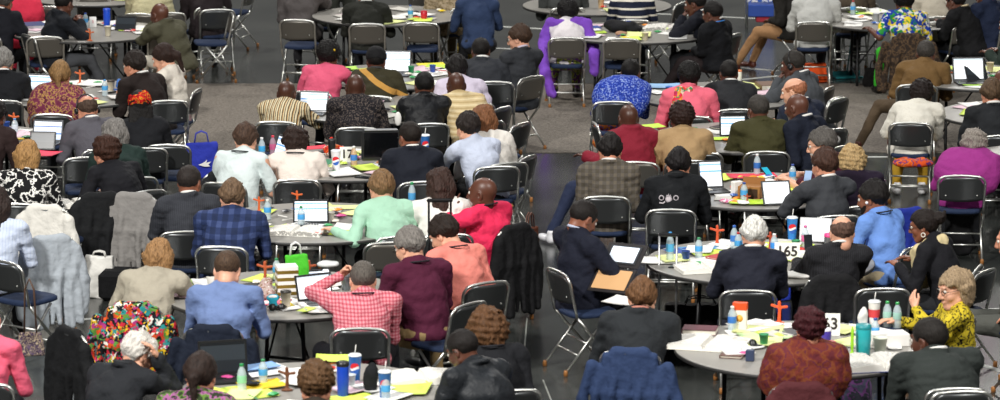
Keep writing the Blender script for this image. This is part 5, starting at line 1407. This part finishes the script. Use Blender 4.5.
bag('backpack', 850, 402, -10, 'grey and purple bag under the table beside the green grey suit', 'bag', .3, .2, .34, ('noise', 12.0, '#5a5a72', '#7a4a86', '#3a3a46'), None, seed=11)
bag('duffel_bag', 700, 345, 0, 'black duffel bag under the left side of the orange box table', 'bag', .6, .3, .34, '#121213', '#1c1c1c', .06, seed=12)
bag('backpack', 390, 232, 0, 'black backpack added as darkness under the tablet table beside the mint shirt', 'bag', .32, .2, .4, '#15151b', None, seed=13)  # extra bag, added to make the space under the table darker
bag('duffel_bag', 700, 215, 0, 'dark bag added as darkness under the carton table', 'bag', .5, .3, .3, '#161617', None, seed=14)  # added bag that deepens the dark below the tabletop
suitcase(664, 360, -14, 'black wheeled suitcase with silver pull handle left of the 165 table', ph=.98, w_=.27, h=.30)
suitcase(441, 347, 4, 'black wheeled case with tall black pull handle behind the salmon shirt', pole='#151517', ph=1.17, w_=.34)
def dustpan():
    r = root_at('long_handled_dustpan', 848, 78, 12, 'teal long-handled dustpan on the floor left of the green trousers', 'dustpan', z=0, dz=.002)
    te = plain('#1f7a80', .5)
    mb = MB(); mb.box((0, 0, .012), (.34, .16, .02), bev=.006); mb.box((0, .075, .04), (.34, .012, .07), bev=.004); link('pan', mb.mesh('pan', [te]), r)
    mb = MB(); mb.tube([(0, .05, .04), (.08, .09, .6)], .009, 8); link('handle', mb.mesh('handle', [te]), r)
dustpan()
def rack():
    r = root_at('display_rack', 760, 26, 0, 'metal display rack with a blue and white poster at the top', 'rack', z=0, dz=0)
    mb = MB()
    for x in (-.18, .18):
        for y in (-.14, .14): mb.tube([(x, y, 0), (x, y, .9)], .012, 6)
    link('rack_frame', mb.mesh('rack_frame', [STEEL]), r)
    mb = MB(); mb.box((0, -.15, .52), (.36, .008, .36)); link('poster', mb.mesh('poster', [cloth(('noise', 6.0, '#2a4a9a', '#d8dce8', '#3a62b8', '#e8e8ec'))]), r)
    mb = MB(); mb.box((0, 0, .22), (.36, .28, .16), bev=.01); link('crate', mb.mesh('crate', [plain('#24489c', .5)]), r)
    mb = MB(); mb.box((.04, -.02, .10), (.2, .2, .07), bev=.01); link('box', mb.mesh('box', [plain('#a02030', .5)]), r)
rack()

# ================================================================ on the tables
# --- the table with the tall blue cup
clutter('T1', 9, 11); clutter('back1', 6, 12); clutter('T2', 9, 13); clutter('T3', 8, 14); clutter('T4', 8, 15); clutter('T5', 8, 16); clutter('T6', 9, 17)
clutter('T7', 12, 18, small=7); clutter('T8', 9, 19); clutter('back2', 6, 20); clutter('T9', 8, 21); clutter('T10', 8, 22); clutter('T11', 8, 23); clutter('T12', 8, 24)
clutter('T13', 8, 25); clutter('T14', 14, 26, small=12); clutter('T15', 4, 27); clutter('T16', 10, 28, small=8); clutter('T17', 8, 29, small=4); clutter('T18', 10, 30, small=8)
clutter('T19', 10, 31, small=3); clutter('T20', 10, 32, small=5)
for q_, (t_, n_) in enumerate((('T1', 4), ('T2', 6), ('T3', 3), ('T4', 5), ('T5', 5), ('T6', 4), ('T7', 8), ('T8', 4), ('T9', 4), ('T10', 4), ('T11', 4), ('T12', 4), ('T13', 4), ('T14', 9), ('T16', 8), ('T17', 6), ('T18', 9), ('T19', 8), ('T20', 8))):
    knick(t_, n_, 60 + q_)
tumbler(107, 27, 'tall blue cup on the table near the olive vest man', '#1c4cc8', '#1c4cc8', h=.22, rad=.042, metal=0)
tablet(125, 31, -10, 'dark tablet standing between the blue cup and the olive vest man', 3, tilt=30)
cross(90, 41, 'small orange wooden cross left of the tall blue cup, nearer of two', '#c0602c', .9); cross(86, 38, 'small orange wooden cross left of the tall blue cup, farther of two', '#c0602c', .9)
number_sign(93, 27, '1', 10, 'small white and pink card behind the orange crosses', .08, .12, .05, '#d06070')
cup(108, 36, 'pale cup in front of the tall blue cup', '#d8d0b8')
book(33, 28, 20, 'blue-topped stack of papers at the left end of the blue cup table', '#2c4a78', .28, .34, .05, '#c8ccd0')
laptop(40, 95, -14, 'open laptop with bright screen left of the ponytailed woman', 0, '#3a3c40')
cup(22, 90, 'clear glass tumbler left of the bright laptop', '#c4cccc', .10)
cross(80, 84, 'small orange wooden cross right of the ponytailed woman', '#c8602c')
bottle(105, 96, 'small water bottle between the ponytailed woman and brown suit', h=.17); cup(111, 92, 'coffee cup with black lid before the man in the brown suit', '#d8cdb4', .11, '#3a3026')
cluster('plastic_bag', 124, 92, 'crumpled blue and clear plastic bag before the man in brown', 'bag', [((0, 0, .06), (.07, .05, .06)), ((.05, .02, .05), (.05, .05, .05)), ((-.05, 0, .08), (.03, .03, .06))], plain('#4c7cc8', .25), wr=(.006, 70))
laptop(47, 143, -12, 'open laptop beside the red folder at the left edge', 2, '#4a4e55'); tablet(42, 151, -6, 'dark tablet standing before the left edge laptop', 3, tilt=25)
paper(43, 155, -20, '', '#e83a5a', .3, .24, 'bright red folder beside the balding man in grey suit')
cross(14, 128, 'orange wooden cross beside a bottle at the left edge', '#d0602c'); bottle(15, 134, 'small clear water bottle at the left edge', h=.15, lab='#c8d4dc')
open_book(74, 196, 20, 'folded newspaper in the hands of the dark brown haired woman', 1.1, 0, '#c8c4b8', 'newspaper').location.z = .66
laptop(313, 113, -12, 'open laptop right of the striped shirt man', 0, '#55585e')
laptop(395, 74, -4, 'glowing laptop left of the yellow sheets', 0, '#2a2c30', .34, .24)
paper(431, 66, 10, '', '#e8dc3a', .3, .2, 'yellow sheet behind the leather jacket'); paper(442, 68, -10, '', '#c8ee50', .34, .22, 'lime sheet right of the yellow sheet')
paper(347, 70, 10, '', '#b8ea60', .22, .2, 'lime sheet beside the pink top')
tumbler(424, 20, 'red cup beside the beige wool coat', '#c82038', '#c82038', h=.11, rad=.04, metal=0)
# black monitor
def monitor():
    r = root_at('monitor', 381, 167, 6, 'black flat monitor standing left of the dark navy suit', 'monitor')
    mb = MB(); mb.box((0, 0, .20), (.36, .035, .28), bev=.012); link('housing', mb.mesh('housing', [plain('#202123', .35)]), r)
    mb = MB(); mb.box((0, -.0185, .205), (.31, .002, .225)); link('screen', mb.mesh('screen', [plain('#0b0c0e', .1)]), r)
    mb = MB(); mb.box((0, .0, .03), (.05, .03, .08)); mb.lathe([(.10, 0), (.10, .008), (.03, .016)], 20); link('stand', mb.mesh('stand', [plain('#1a1a1c', .4)]), r)
    mb = MB(); mb.lathe([(.008, 0), (.008, .003)], 12, M=Matrix.Translation((0, -.02, .075)) @ Matrix.Rotation(R(90), 4, 'X')); link('badge', mb.mesh('badge', [SILV]), r)
    mb = MB(); mb.box((0, 0, .345), (.30, .05, .012), bev=.003); link('top_strip', mb.mesh('top_strip', [plain('#9a9c9e', .4)]), r)
monitor()
number_sign(347, 162, '17', 5, 'white table sign with number 17 beside the monitor', .13, .14, .11)
cola_cup(336, 172, 'large red white and blue soda cup right of the cream cardigan', col='#e8e8ea', straw=False); cola_cup(425, 156, 'blue soda cup right of the dark navy suit', rot=10)
tumbler(332, 158, 'black lidded travel mug behind the red white and blue cup', '#17181a', '#17181a', h=.18, rad=.035, metal=0)
bottle(354, 168, 'water bottle left of the monitor', lab='#3a7ac8', liquid='#e0b890', cap='#e8e8e8'); bottle(262, 159, 'water bottle with blue label beside the mint tee', lab='#3aa4dc', cap='#e8e8e8')
bottle(273, 157, 'pink water bottle next to the white laptop screen', lab='#c85a8a', cap='#d8304a', liquid='#c8a4b8')
laptop(279, 163, -62, 'bright tablet laptop between mint tee and cream cardigan', 0, '#26282c', .3, .24)
cluster('snack_bag', 332, 156, 'red and orange snack bag behind the travel mug', 'snack', [((0, 0, .05), (.08, .05, .06)), ((.06, .01, .05), (.06, .05, .05)), ((0, 0, .12), (.03, .03, .05))], cloth(('patch', 40.0, '#d82a20', '#e86a20', '#d83a2a', '#e8d8c8')), wr=(.008, 60))
paper(312, 148, 20, '', '#e83a50', .3, .16, 'red folder behind the soda cup'); book(322, 166, -20, 'stack of green and white papers left of the soda cup', '#3a9a70', .22, .28, .04, '#e8e8e0'); paper(330, 163, 10, '', '#d8f060', .3, .24, 'lime sheet left of the soda cup')
cluster('paging_speaker', 398, 126, 'white oval speaker above the dark navy suit', 'speaker', [((0, 0, .07), (.035, .02, .07))], WHITE, wr=(0, 1))
phone(363, 178, 60, 'black phone before the monitor')
# tablet table between plaid and mint
laptop(311, 225, 3, 'black-cased tablet showing a blue and white page', 0, '#1b1b1d', .30, .20, 10)
open_book(297, 233, -12, 'open pad of white paper left of the tablet', 1.15, 0, '#e8e8e0', 'paper_pad'); phone(321, 235, 70, 'black flip device right of the white pad')
cross(259, 212, 'small orange wooden cross beside the plaid shirt', '#cc5a24', .9); cross(297, 206, 'small orange wooden cross behind the tablet', '#cc5a24', .9)
bottle(412, 209, 'clear bottle with green cap behind the mint shirt', cap='#2a9a5a', lab='#4a9ad0', h=.23)
paper(283, 229, 30, '', '#d8e860', .2, .26, 'lime sheet beside the plaid shirt elbow'); paper(352, 208, 5, '', '#e4eca0', .34, .16, 'pale yellow folder beyond the tablet')
cup(330, 222, 'white paper cup right of the tablet', '#e8e4dc', .08); cup(262, 225, 'small white cup by the plaid shirt', '#dcdad4', .07)
# gift box table
gb = root_at('gift_box', 287, 296, 12, 'white gift box with gold stripes', 'box')
mb = MB(); mb.box((0, 0, .12), (.16, .13, .24), bev=.004); link('carton', mb.mesh('carton', [WHITE]), gb)
gold = plain('#9a8038', .35, .6)
for z_ in (.03, .085, .14, .195): mb = MB(); mb.box((0, 0, z_), (.163, .133, .026)); link('gold_stripe', mb.mesh('gold_stripe', [gold]), gb)
g_ = bag('gift_bag', 296, 287, 12, 'lime green gift bag behind the striped gift box', 'bag', .20, .11, .25, '#4ab830', '#d8d8d8', .10, seed=15, z=.745)
cross(265, 283, 'orange wooden cross behind the wrapped basket', '#b0502a', 1.15); cross(309, 281, 'orange wooden cross right of the green gift bag', '#b0502a', 1.1)
cluster('gift_basket', 262, 300, 'clear-wrapped basket of treats on the gift box table', 'basket', [((0, 0, .05), (.10, .08, .06)), ((-.07, 0, .05), (.06, .05, .05)), ((.03, .02, .11), (.05, .04, .06))], cloth(('noise', 40.0, '#a89a90', '#c4a8a8', '#7a5a3a', '#d0c8c4')), wr=(.006, 60))
cupw = root_at('cupcake_card', 273, 308, 10, 'small turquoise cupcake-shaped card leaning on the table', 'card')
f = Field((-.07, -.02, -.01), (.07, .02, .12), .005); f.ell((0, 0, .03), (.035, .008, .03), k=.01); f.ell((0, 0, .075), (.05, .009, .03), k=.01); link('card', np_mesh('card', [(*f.nets(), 0)], [plain('#2aa6c0', .5)]), cupw)
f = Field((-.06, -.02, .05), (.06, .02, .13), .005); f.ell((0, -.001, .085), (.04, .009, .016), k=.01); link('icing', np_mesh('icing', [(*f.nets(), 0)], [WHITE]), cupw)
cup(286, 308, 'coffee cup with black lid before the gift box', '#c8bea8', .12, '#2a2622'); paper(298, 304, 12, '', '#f0d820', .26, .22, 'yellow sheet in front of the gift box'); paper(269, 304, 20, '', '#e86a80', .22, .16, 'pink sheet under the cupcake card')
paper(204, 284, 10, '', '#a8c860', .3, .22, 'lime folder left of the periwinkle shirt'); laptop(316, 302, 30, 'open laptop beside the red checked elbow', 1, '#18191b', .3, .2); tablet(320, 286, 20, 'dark tablet lying behind the laptop', 2, tilt=60)
def sunglasses(x, y, lab):
    r = root_at('sunglasses', x, y, 10, lab, 'sunglasses')
    mb = MB()
    for s in (-1, 1): mb.lathe([(.0, -.003), (.028, -.003), (.028, .003), (0, .003)], 14, M=Matrix.Translation((s * .034, 0, .028)) @ Matrix.Rotation(R(90), 4, 'X'))
    link('lens', mb.mesh('lens', [BLACK]), r)
    mb = MB(); mb.tube([(-.012, 0, .035), (.012, 0, .035)], .003, 6)
    for s in (-1, 1): mb.tube([(s * .062, 0, .035), (s * .06, .09, .012)], .003, 6)
    link('frame', mb.mesh('frame', [BLACK]), r)
sunglasses(277, 311, 'black sunglasses at the edge of the gift box table')
cluster('tissue_pack', 330, 284, 'clear plastic pack on the gift box table', 'pack', [((0, 0, .03), (.08, .05, .03))], plain('#c4c0bc', .3), wr=(.004, 60))
cluster('plastic_box', 328, 268, 'clear plastic food box behind the laptop', 'box', [((0, 0, .03), (.09, .06, .03))], plain('#cfd2d2', .25), wr=(.002, 60))
tumbler(346, 290, 'short grey tumbler beside the red checked shirt', '#8a9094', '#505458', h=.12)
# bottom table
laptop(224, 377, 16, 'black open laptop at the lower left', 3, '#121314', .34, .24, 12)
paper(258, 373, 30, '', '#f0efec', .44, .3, 'white and blue magazine spread on the bottom table'); paper(260, 371, 30, '', '#7fa8dc', .26, .16, 'pale blue printed sheet on the magazine spread').location.z += .02
paper(262, 387, 24, '', '#f2cc20', .3, .22, 'yellow folder on the bottom table'); cross(287, 391, 'dark wooden cross left of the curly brown hair', '#6a3c20', 1.1)
bottle(242, 393, 'bottle with green cap near the dark laptop', cap='#1f8a4a', lab='#8ac8a0'); phone(249, 388, 80, 'black phone on the yellow folder', dz=.03)
tumbler(343, 396, 'tall blue thermos with black lid', '#1c48c0', '#141418', h=.24, rad=.042, metal=.2)
cola_cup(355, 383, 'blue soda cup farther left, of the two on the bottom table'); cola_cup(385, 400, 'blue soda cup nearer right, of the two on the bottom table')
cluster('pouch', 371, 393, 'black soft pouch between the two blue soda cups', 'pouch', [((0, 0, .09), (.055, .04, .10)), ((.01, 0, .15), (.04, .03, .07))], cloth('#17181b'), wr=(.005, 40))
open_book(422, 380, 14, 'open white book before the leather-jacketed man with glasses', 1.25, 0, '#d8d8d0'); paper(337, 361, 0, '', '#d8f060', .3, .2, 'lime sheet behind the curly hair'); paper(328, 363, 30, '', '#f08020', .16, .1, 'orange sheet beside the lime sheet')
paper(352, 399, 20, '', '#d8f060', .3, .22, 'lime sheet beside the blue thermos'); cup(350, 388, 'small clear cup behind the blue thermos', '#b4bcc0', .09)
# upper right
cluster('folded_jacket', 622, 32, 'black jacket heaped on the table right of the purple shawl', 'jacket', [((0, 0, .06), (.19, .11, .07)), ((.12, .0, .04), (.12, .1, .05)), ((-.1, .03, .07), (.12, .08, .07))], cloth('#17171a'), h=.01, wr=(.008, 36))
cluster('tan_pouch', 621, 36, 'small tan pouch in front of the heaped black jacket', 'pouch', [((0, 0, .03), (.07, .03, .03))], cloth('#b08a70'), wr=(.003, 60))
cup(645, 40, 'cream paper cup right of the tan pouch', '#d8cdb0', .08); open_book(668, 30, -10, 'thick open white book on the table right of the purple shawl', 1.4, 0, '#d8d8d0'); paper(595, 33, 10, '', '#c0e050', .26, .16, 'lime sheet beside the purple shawl')
cup(601, 8, 'cream and orange cup at the top edge', '#e0c090', .12)
paper(863, 13, 20, '', '#c8f050', .34, .3, 'bright lime sheet on the table behind the fur coat'); paper(890, 12, 0, '', '#c8f050', .24, .12, 'narrow lime sheet left of the blue yellow dress'); cup(876, 22, 'clear cup between the two lime sheets', '#c8cccc', .1)
cup(925, 22, 'white cup right of the blue yellow dress', '#d8d8d4', .1)
laptop(969, 82, 6, 'bright white laptop at the upper right', 1, '#2a2c30', .34, .25); cross(948, 82, 'orange wooden cross left of the bright white laptop', '#b0562a', .9); number_sign(955, 78, '', 10, 'white folded card between cross and laptop', .1, .15, .05) if False else None
tablet(978, 82, 20, 'dark navy tablet before the bright white laptop', 3, tilt=30); paper(977, 85, 10, '', '#b8ee40', .34, .2, 'lime sheet at the right edge of the bright laptop table'); cup(990, 72, 'beige cup behind the dark navy tablet', '#c8b898', .1)
book(772, 88, 10, 'pile of brown and blue papers before the headphones man', '#6a4a34', .3, .3, .05); paper(665, 87, 5, '', '#8fb8e0', .34, .28, 'light blue papers left of the coral jacket'); tumbler(739, 83, 'white bottle between coral jacket and charcoal suit', '#e0ddd8', '#d07030', h=.14, rad=.03, metal=0)
tablet(733, 137, 6, 'black-framed tablet with white page beside the olive jacket', 0, tilt=12, w_=.26, d_=.20); paper(720, 140, 10, '', '#c8f050', .34, .14, 'lime sheet in front of the olive jacket tablet'); paper(648, 128, 20, '', '#c8f050', .3, .2, 'lime sheet beside the burgundy jacket')
# carton table
laptop(712, 190, 14, 'tablet with white and blue page left of the carton', 0, '#1c1c1e', .22, .25, 20); tablet(778, 206, 12, 'black-cased tablet with white page before the charcoal suit', 1, tilt=28, w_=.26, d_=.22)
paper(752, 178, 8, '', '#e8284a', .44, .2, 'red folder behind the brown carton'); cartn = box_thing('carton', 751, 199, -20, 'open brown cardboard carton', 'box', (.20, .15, .12), [plain('#9a6834', .7), plain('#3a2414', .9)], flaps=True)
mb = MB(); mb.box((0, -.0755, .06), (.16, .002, .08)); link('opening', mb.mesh('opening', [plain('#3a2414', .9)]), cartn)  # flat sheet on a closed box, shade of the inside painted dark

box_thing('white_carton', 737, 196, 35, 'small white box leaning left of the brown carton', 'box', (.10, .06, .13), [WHITE])
paper(748, 204, -6, '', '#c8ee3a', .32, .2, 'lime folder in front of the brown carton'); paper(757, 202, -24, '', '#f0a020', .3, .1, 'orange folder under the lime folder')
bottle(757, 176, 'water bottle with blue label behind the red folder', lab='#2a6ab8', cap='#e8e8e8'); phone(767, 177, 30, 'turquoise card held above the red folder', scr='#2ab0d0', dz=.04, tilt=30); phone(808, 178, -20, 'smartphone held up by the charcoal suit man', z=.98, dz=0, tilt=60, scr='#9ab4d8')
paper(690, 180, 0, '', '#f09028', .2, .26, 'orange folder beside the black shirt'); cluster('pink_packet', 727, 203, 'pink and white packet left of the lime folder', 'packet', [((0, 0, .02), (.07, .04, .02))], cloth(('patch', 50.0, '#d84a8a', '#e8e0e0', '#e8c8d4')), wr=(.004, 60))
cross(747, 204, 'orange wooden cross beside the brown carton', '#a8482a', .6)
# 165 table
number_sign(787, 261, '165', -4, 'white table sign with number 165', .20, .15, .112)
cross(717, 245, 'orange wooden cross left of the white-haired man', '#cc4e24', 1.1); cross(770, 250, 'orange wooden cross right of the white-haired man', '#a84020', 1.0)
bottle(734, 250, 'water bottle with blue label left of the white hair', lab='#3a78c8', cap='#2a62b8'); bottle(670, 262, 'tall pale blue bottle behind the suitcase handle', lab='#5ab4e0', cap='#3a90d0', h=.24); bottle(774, 256, 'blue bottle beside the 165 sign', lab='#3a90e0', cap='#e8e8e8', h=.18)
cola_cup(792, 241, 'blue soda cup behind the 165 sign', col='#2a80d0'); tumbler(829, 259, 'silver tumbler with pink lid right of the 165 sign', '#a8a8aa', '#e0458a', h=.21, rad=.042)
tablet(815, 243, -10, 'white-backed tablet standing behind the 165 sign', 1, tilt=20, w_=.26, d_=.2, case='#d0d0d2')
bottle(805, 250, 'clear bottle with pink cap right of the 165 sign', lab='#e06aa0', cap='#e06aa0', h=.2)
cluster('paper_bundle', 802, 277, 'thick loose bundle of white paper in front of the 165 sign', 'paper', [((0, 0, .02), (.17, .10, .025)), ((.10, .02, .03), (.10, .07, .03))], WHITE, wr=(.003, 30))
for q_, (a_, b_, rt, cl, lb) in enumerate(((702, 250, 20, '#6aaede', 'light blue sheet left of the orange cross'), (712, 254, 14, '#d4ea50', 'lime folder in front of the orange cross'), (688, 252, 30, '#2a4a9a', 'dark blue folder on the left of the 165 table'), (699, 262, 10, '#efede8', 'white newspaper on the left of the 165 table'), (660, 262, 0, '#efede8', 'white page at the left end of the 165 table'), (778, 247, 0, '#d4ea50', 'lime sheet beside the right orange cross'))):
    paper(a_, b_, rt, '', cl, .34, .24, lb)
open_book(705, 270, 14, 'open white booklet near the edge of the 165 table', 1.1, 0, '#d8d8d0'); phone(678, 268, 70, 'black device at the left of the 165 table')
phone(808, 252, 20, 'dark phone standing right of the 165 sign', dz=.07, tilt=80)
# orange box table
sb = box_thing('snack_box', 740, 331, -14, 'white and orange snack box standing upright', 'box', (.10, .06, .21), [plain('#ece4d8', .5)])
mb = MB(); mb.box((0, 0, .185), (.103, .063, .052)); link('orange_band', mb.mesh('orange_band', [plain('#e0501c', .5)]), sb)
mb = MB(); mb.lathe([(.0, 0), (.026, .0), (.026, .002), (0, .002)], 14, M=Matrix.Translation((0, -.0305, .10)) @ Matrix.Rotation(R(90), 4, 'X')); link('orange_mark', mb.mesh('orange_mark', [plain('#f0a030', .5)]), sb)
bottle(732, 332, 'water bottle with blue label before the snack box', lab='#3a78c8', cap='#e8e8e8', h=.19)
cross(779, 324, 'orange wooden cross left of the dark red hair', '#e0541c', 1.15); number_sign(826, 335, '163', -4, 'white table sign ending in 3', .20, .16, .115)
book(700, 333, -10, 'maroon hardback book on the orange box table', '#58162a', .25, .17, .04); open_book(709, 346, -16, 'open white bible on the orange box table', 1.35, 0, '#e4e0d4'); book(732, 357, -14, 'brown leather notebook beside the phone', '#5c3424', .16, .12, .02)
phone(718, 351, 66, 'black phone between open bible and brown notebook'); pen(735, 352, 10, 'cream pen above the brown notebook', '#d8c088'); pen(744, 354, -10, 'green pen beside the brown notebook', '#3a9a50')
for a_, b_, rt, cl, lb in ((758, 332, -10, '#e8f0a4', 'pale yellow sheet right of the snack box'), (765, 338, 14, '#c8e8a8', 'pale green sheet before the orange cross'), (757, 344, -6, '#e8f0a4', 'yellow sheet under the eyeglasses'), (755, 326, 20, '#f2f0ec', 'white sheet behind the orange cross'), (790, 328, 0, '#f2f0ec', 'white sheet behind the dark red hair')):
    paper(a_, b_, rt, '', cl, .36, .26, lb)
book(790, 334, 30, 'dark grey folder left of the dark red hair', '#3c3c40', .2, .2, .02); cluster('plastic_box', 738, 345, 'clear food container before the snack box', 'box', [((0, 0, .025), (.07, .05, .025))], plain('#d4cec4', .25), wr=(.003, 60))
box_thing('small_box', 750, 361, -10, 'small navy and white box at the table edge', 'box', (.06, .05, .08), [plain('#34405c', .5)])
cluster('headphones_pouch', 753, 347, 'black earphone pouch on the orange box table', 'pouch', [((0, 0, .03), (.03, .03, .03)), ((.03, -.03, .012), (.05, .02, .012))], BLACK, wr=(.002, 60))
tumbler(825, 346, 'purple and white lidded cup before the sign ending in 3', '#4a3a96', '#e4e0ec', h=.13, rad=.045, metal=0); tumbler(829, 358, 'red plastic cup right of the dark red hair', '#b01c2c', '#c83040', h=.12, rad=.048, metal=0)
tumbler(863, 356, 'tall turquoise cylinder holding papers', '#2aa4aa', '#208a90', h=.23, rad=.055, metal=0); paper(864, 330, 0, '', '#f2f0ec', .2, .28, 'white papers behind the turquoise cylinder')
cluster('paper_roll', 863, 352, 'rolled white papers standing in the turquoise cylinder', 'paper', [((0, 0, .25), (.03, .02, .08)), ((-.02, 0, .24), (.02, .02, .06))], WHITE, wr=(.003, 60)); cluster('lime_strap', 852, 358, 'lime green lanyard looped over the turquoise cylinder', 'lanyard', [((0, 0, .12), (.012, .012, .12)), ((.0, 0, .02), (.02, .03, .02))], plain('#9ad82a', .5), wr=(.001, 60))
cola_cup(874, 325, 'white paper soda cup with red and green print', col='#e8e6e4', h=.17, logo=False)
mb = MB(); mb.lathe([(.0405, .06), (.0425, .09), (.0440, .12)], 20, caps=False); link('red_print', mb.mesh('red_print', [plain('#c83a40', .6)]), [o for o in C.objects if str(o.get('label', '')).startswith('white paper soda cup')][0])
box_thing('small_box', 0, 500, 0, '', 'box', (.1, .1, .1), [WHITE]) if False else None; bottle(887, 327, 'clear bottle with green cap, left of two', cap='#2aa050', lab='#9ac4b8', h=.19); bottle(897, 328, 'clear bottle with green cap, right of two', cap='#2aa050', lab='#9ac4b8', h=.19)
box_thing('white_carton', 889, 345, 12, 'open white cardboard tray near the green-capped bottles', 'box', (.26, .16, .09), [WHITE]); cup(880, 352, 'plain white paper cup beside the turquoise cylinder', '#d8dccc', .10, rad=.05)
open_book(877, 366, 12, 'large open picture book at the front of the orange box table', 1.45, 1, '#2a3a80'); book(846, 373, -18, 'black wallet-like case beside the picture book', '#141416', .09, .16, .02)
cluster('black_pouch', 840, 361, 'bunched black strap between red cup and turquoise cylinder', 'pouch', [((0, 0, .03), (.05, .04, .03)), ((.04, -.03, .02), (.05, .03, .02))], BLACK, wr=(.004, 60)); phone(900, 340, 40, 'grey phone beside the white tray', scr='#8a8c90')
# tablet of the suited man in the aisle
pf_ = root_at('portfolio', 618, 268, -40, 'open dark portfolio with tablet and tan pad on the lap of the suited man', 'portfolio', z=.80, dz=0)
pf_.rotation_euler = (R(38), 0, R(-28))
mb = MB(); mb.box((0, -.13, 0), (.34, .25, .014), bev=.005); mb.box((0, .13, 0), (.34, .25, .014), bev=.005); link('cover', mb.mesh('cover', [plain('#1c1718', .5)]), pf_)
mb = MB(); mb.box((0, -.13, .010), (.29, .20, .006), bev=.002); link('writing_pad', mb.mesh('writing_pad', [plain('#c89c6c', .7)]), pf_)
mb = MB(); mb.box((0, .13, .010), (.27, .19, .008), bev=.003); link('tablet_case', mb.mesh('tablet_case', [plain('#2a2c30', .4)]), pf_)
mb = MB(); mb.box((0, .13, .0145), (.23, .155, .002)); link('screen', mb.mesh('screen', [plain('#dfe8f4', .3, emit=.5)]), pf_)
paper(626, 288, -30, '', '#f0eeea', .3, .26, 'white papers lying on the knees of the suited man').location.z = .64
cluster('seat_cloth', 911, 166, 'orange and purple striped cloth on the seat of the cream-jacketed woman', 'cloth', [((0, 0, .03), (.19, .12, .05)), ((.05, 0, .03), (.17, .1, .04))], cloth(('noise', 12.0, '#c8481a', '#d86a20', '#5a2a6a', '#c8481a')), z=.46, h=.01, wr=(.006, 40))
cluster('seat_cloth', 606, 148, 'orange cloth hanging at the seat of the blue print shawl', 'cloth', [((0, 0, .05), (.14, .08, .07))], cloth(('noise', 20.0, '#c8641a', '#8a3a1a', '#d88a3a')), z=.42, h=.01, wr=(.006, 40))
# silver crown emblem on the chair of the black-shirted man
